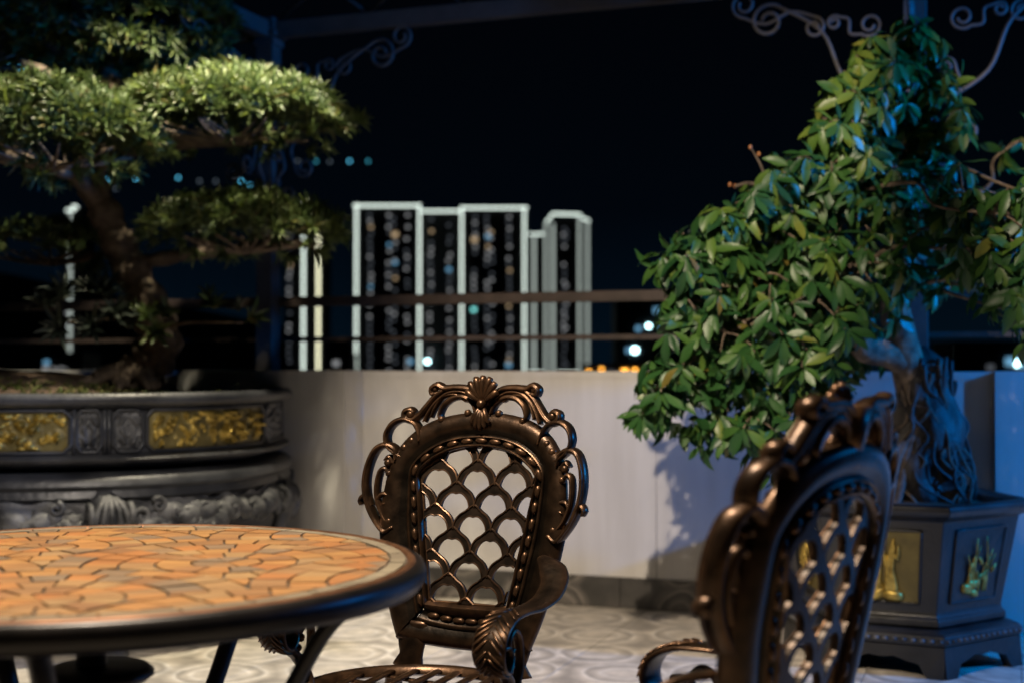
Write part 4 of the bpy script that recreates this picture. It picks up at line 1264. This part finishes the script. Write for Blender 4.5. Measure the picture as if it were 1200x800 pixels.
branch([L6, at(915, 222, 4.6) - FO, at(880, 215, 4.55) - FO, at(862, 218, 4.5) - FO], .014, .005, 'limb', 'root', 7)
branch([at(900, 220, 4.57) - FO, at(893, 195, 4.55) - FO, at(880, 172, 4.52) - FO], .007, .003, 'limb', 'root', 6)
hubs = [L1, L2, L3, L4, L5, L6]
leaves = []      # (matrix, size)
def basis(xa, za):
    x = xa.normalized(); z = (za - x * za.dot(x)).normalized(); y = z.cross(x)
    return Matrix((x, y, z)).transposed().to_4x4()
def whorl(c, out, n, size, toplit=False):
    out = out.normalized()
    s1 = out.orthogonal().normalized(); s2 = out.cross(s1)
    ph = rr.random() * 6
    for i in range(n):
        a = ph + 2 * PI * i / n + rr.uniform(-.3, .3)
        d = s1 * math.cos(a) + s2 * math.sin(a) + out * rr.uniform(-.05, .5) + Vector((0, 0, -rr.uniform(.4, 1.35)))
        sz = size * rr.uniform(.55, 1.2)
        Mx = Matrix.Translation(c + d.normalized() * .008) @ basis(d, out + Vector((rr.uniform(-.4, .4), rr.uniform(-.4, .4), .5))) @ Matrix.Scale(sz, 4)
        leaves.append((Mx, toplit and rr.random() < .55))
for (px, py, Y, rad) in clusters:
    c = at(px, py, Y) - FO; r = rad / 1600 * Y
    hub = min(hubs, key=lambda h: (h - c).length)
    nlimb(c, hub, .011, .004, .03)
    for k in range(max(4, int(rad * .30))):
        dvec = Vector((rr.gauss(0, 1), rr.gauss(0, 1), rr.gauss(0, 1))).normalized()
        p = c + Vector((dvec.x * r, dvec.y * r * 1.15, dvec.z * r * .85)) * rr.uniform(.45, 1.0)
        outv = (p - c).normalized() + Vector((0, -.35, .45))
        if rr.random() < .5:
            branch([c, (c + p) / 2 + Vector((0, 0, .01)), p], .004, .0022, 'twig', 'bark', 5, 3)
        whorl(p, outv, rr.randint(5, 8), .084, py < 180 or (py < 300 and rr.random() < .2))  # upper clusters mix in the leaf colour with light painted in
# leaf blade: folded along the midrib, bent down, wavy edge
def leaf_geo(bend, wave, fold):
    vs_ = []; fs = []
    prof = [(0, .0), (.06, .02), (.2, .10), (.4, .165), (.6, .18), (.8, .125), (.93, .055), (1.0, .0)]
    for i, (t, w) in enumerate(prof):
        z = -bend * t * t
        zz = fold * w + wave * math.sin(t * 9 + 1)
        vs_ += [(t, -w, z + zz), (t, 0, z), (t, w, z + zz * .9 - wave * .4)]
    for i in range(len(prof) - 1):
        b = i * 3
        fs += [(b, b + 3, b + 4, b + 1), (b + 1, b + 4, b + 5, b + 2)]
    return vs_, fs
variants = [leaf_geo(.18, .012, .25), leaf_geo(.42, .02, .35), leaf_geo(.05, .025, .15), leaf_geo(.30, .03, .45), leaf_geo(.65, .035, .55)]
leaf_me = []; litleaf_me = []
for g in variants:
    mb = MB(); mb.add(*g); leaf_me.append(mb.mesh('leaf', M['leaf'], True)); litleaf_me.append(mb.mesh('leaf', M['litleaf'], True))
leaves.sort(key=lambda m: m[0].translation.y)
for i, Mx in enumerate(leaves[:300]):
    link('leaf', (litleaf_me if Mx[1] else leaf_me)[i % 5], ficus, Mx[0])
mb = MB(); yf = []
for i, Mx in enumerate(leaves[300:]):
    vs_, fs = variants[i % 5]
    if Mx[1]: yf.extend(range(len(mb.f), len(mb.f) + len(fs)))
    mb.add([Mx[0] @ Vector(v) for v in vs_], fs)
me = mb.mesh('foliage', M['leaf'], True)
me.materials.append(M['litleaf'])
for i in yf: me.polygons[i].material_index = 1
tag(link('foliage', me, ficus), kind='stuff')
# buds at bare tips
for px, py in ((880, 172), (890, 180), (862, 218), (856, 216)):
    mb = MB(); mb.ball(at(px, py, 4.52) - FO, .007, 8, 6, (1, 1, 1.3)); mb.build('bud', noise_mat('bud_brown', (.22, .08, .03), (.3, .13, .04), 20, .5) if 'bud' not in M else M['bud'], ficus)

# ------------------------------------------------------------------ cloud pruned bonsai in the oval planter
podo = empty('cloud_bonsai', (PCX * PS, PCY * PS, .918)); podo.scale = (PS, PS, PS)
tag(podo, 'cloud pruned bonsai with flat pads of narrow leaves in the oval planter', 'tree')
PO = Vector((PCX, PCY, .94))
rr = random.Random(77)
def pbranch(pp, r0, r1, name, n=10, per=6, mat='bark'):
    q = spline([p - PO for p in pp], per); m_ = len(q)
    mb = MB()
    mb.tube(q, [(r0 + (r1 - r0) * i / (m_ - 1)) * (1 + .15 * math.sin(i * 1.7)) for i in range(m_)], n)
    return mb.build(name, M[mat], podo)
pbranch([at(150, 452, 4.8), at(172, 428, 4.78), at(188, 400, 4.76), at(176, 362, 4.78), at(150, 310, 4.8), at(125, 255, 4.8), at(105, 205, 4.8), at(112, 140, 4.88), at(130, 70, 5.08), at(135, 20, 5.1)], .085, .035, 'trunk', 14)
for k in range(12):
    x = rr.uniform(80, 200)
    pbranch([at(160 + rr.uniform(-14, 14), 425, 4.74), at((160 + x) / 2 + rr.uniform(-6, 6), 438, 4.70), at(x, 452 + rr.uniform(-3, 4), 4.66 + rr.uniform(-.05, .05))], .035 - .012 * rr.random(), .012, 'root', 8, 5)
for pp, r0, r1 in (([at(118, 235, 4.8), at(85, 205, 4.65), at(40, 190, 4.5), at(-10, 178, 4.45)], .035, .014), ([at(106, 200, 4.8), at(160, 175, 4.78), at(270, 165, 4.75), at(350, 162, 4.72)], .032, .010),
                   ([at(150, 310, 4.8), at(210, 300, 4.78), at(290, 290, 4.75), at(370, 285, 4.72)], .03, .010), ([at(112, 140, 4.8), at(60, 90, 4.75), at(20, 70, 4.7)], .03, .012),
                   ([at(132, 40, 4.85), at(200, 42, 4.95), at(240, 45, 5.0)], .024, .010), ([at(176, 365, 4.78), at(130, 372, 4.6), at(80, 378, 4.5)], .014, .006), ([at(180, 390, 4.76), at(220, 378, 4.7), at(285, 378, 4.66)], .010, .004)):
    pbranch(pp, r0, r1, 'limb', 8)
blade = ([(0, -.5, 0), (0, .5, 0), (.35, -1, .10), (.35, 0, 0), (.35, 1, .10), (.75, -.8, -.02), (.75, 0, -.10), (.75, .8, -.02), (1, 0, -.22)],
         [(0, 2, 3), (0, 3, 1), (1, 3, 4), (2, 5, 6, 3), (3, 6, 7, 4), (5, 8, 6), (6, 8, 7)])
def tuft(mb, p, out, n, ln, wd=.058):
    out = out.normalized(); s1 = out.orthogonal().normalized(); s2 = out.cross(s1); ph = rr.random() * 6
    for i in range(n):
        a = ph + i * 2.4
        sp = .25 + 1.0 * (i / n)
        d = out + (s1 * math.cos(a) + s2 * math.sin(a)) * sp
        L = ln * rr.uniform(.7, 1.15)
        Bm = Matrix.Translation(p) @ basis(d, out + Vector((rr.uniform(-.2, .2), rr.uniform(-.2, .2), .01)))
        mb.add([Bm @ Vector((v[0] * L, v[1] * L * wd, v[2] * L)) for v in blade[0]], blade[1])
def pad(px, py, Y, rx, ry, rz, ntuft, ln=.064, mat='needle', droop=0.0, lowr=.06):
    c = at(px, py, Y) - PO
    mb = MB()
    for k in range(ntuft):
        a = rr.random() * 2 * PI; q = math.sqrt(rr.random())
        u, w = q * math.cos(a), q * math.sin(a)
        dome = math.sqrt(max(0, 1 - q * q))
        lump = 1 + .25 * noise.noise(Vector((u * 3 + px, w * 3, 0)))
        top_ = rr.random() > lowr
        z = dome * rz * lump * (1 if top_ else -.35) * (rr.uniform(.75, 1.05) if top_ else rr.random())
        p = c + Vector((u * rx * (1 + .06 * rr.gauss(0, 1)), w * ry, z - droop * u * u))
        out = Vector((u * .9, w * .9, (.35 + dome * .8) if top_ else -.15)) + Vector((rr.gauss(0, .25), rr.gauss(0, .25), rr.gauss(0, .2)))
        tuft(mb, p, out, rr.randint(11, 14), ln)
    me = mb.mesh('foliage_pad', M[mat], True)
    tag(link('foliage_pad', me, podo), kind='stuff')
    # twigs inside the pad
    tw = MB()
    for k in range(26):
        a = rr.random() * 2 * PI; q = rr.uniform(.3, .95)
        e = c + Vector((q * math.cos(a) * rx, q * math.sin(a) * ry, rz * .35 * (1 - q)))
        tw.tube(spline([c + Vector((0, 0, -.03)), (c + e) / 2 + Vector((rr.uniform(-.03, .03), rr.uniform(-.03, .03), -.02)), e], 3), [.008, .007, .006, .005, .0045, .004, .003], 5)
    tw.build('twigs', M['bark'], podo)
pad(60, 186, 4.45, .34, .30, .23, 500)
pad(268, 157, 4.70, .40, .32, .19, 560)
pad(135, 50, 5.06, .43, .34, .30, 640, lowr=.3)
pad(285, 286, 4.75, .33, .28, .15, 300)
pad(-40, 70, 4.9, .25, .25, .15, 120)
pad(60, 300, 4.95, .28, .25, .10, 120)
def sprig(px, py, Y, n, ln, mat, out=(0, -.5, .8)):
    mb = MB(); p = at(px, py, Y) - PO
    tuft(mb, p, Vector(out), n, ln, .10)
    me = mb.mesh('sprig', M[mat], True); link('sprig', me, podo)
for q in ((55, 365, 4.5, 16, .10, 'greyneedle'), (75, 350, 4.52, 14, .10, 'greyneedle'), (75, 385, 4.46, 14, .10, 'greyneedle', (-.2, -.8, .1)), (105, 345, 4.55, 14, .09, 'greyneedle'), (125, 350, 4.52, 18, .10, 'greyneedle'), (135, 372, 4.5, 16, .10, 'greyneedle', (.2, -.7, .4)), (110, 385, 4.5, 14, .09, 'greyneedle', (0, -.8, .2)),
          (150, 385, 4.55, 14, .08, 'greyneedle'), (175, 378, 4.58, 18, .085, 'needle'), (190, 372, 4.6, 16, .08, 'needle', (.4, -.4, .7)), (165, 372, 4.6, 12, .08, 'needle'), (180, 390, 4.56, 12, .08, 'needle', (.3, -.6, .1)), (250, 362, 4.66, 12, .08, 'needle', (0, -.6, .6)), (245, 350, 4.68, 8, .06, 'needle'), (288, 376, 4.64, 9, .085, 'needle', (.7, -.4, .3)), (280, 365, 4.66, 7, .06, 'greyneedle'), (390, 272, 4.66, 14, .075, 'needle', (.8, -.2, .4)), (380, 262, 4.68, 12, .07, 'needle', (.5, -.2, .7)), (395, 280, 4.66, 10, .06, 'needle', (.9, -.1, .1))):
    sprig(*q)
# moss and little weeds on the soil
mb = MB()
for k in range(900):
    t = rr.uniform(-PI, 0.25); x, y = oval(t, rr.uniform(.35, .93))
    tuft(mb, Vector((x, y, .075 * max(0, 1 - ((x + .15) / .55) ** 2) * max(0, 1 - (y / .62) ** 2) + .008 * noise.noise(Vector((x * 6, y * 6, 0))))), Vector((rr.gauss(0, .4), rr.gauss(0, .4), 1)), 4, rr.uniform(.012, .03), .16)
mo = link('moss', mb.mesh('moss', M['moss'], True), None, Matrix.Translation(podo.location) @ Matrix.Scale(PS, 4))
tag(mo, 'short green moss and weeds on the soil of the oval planter', 'moss', kind='stuff')
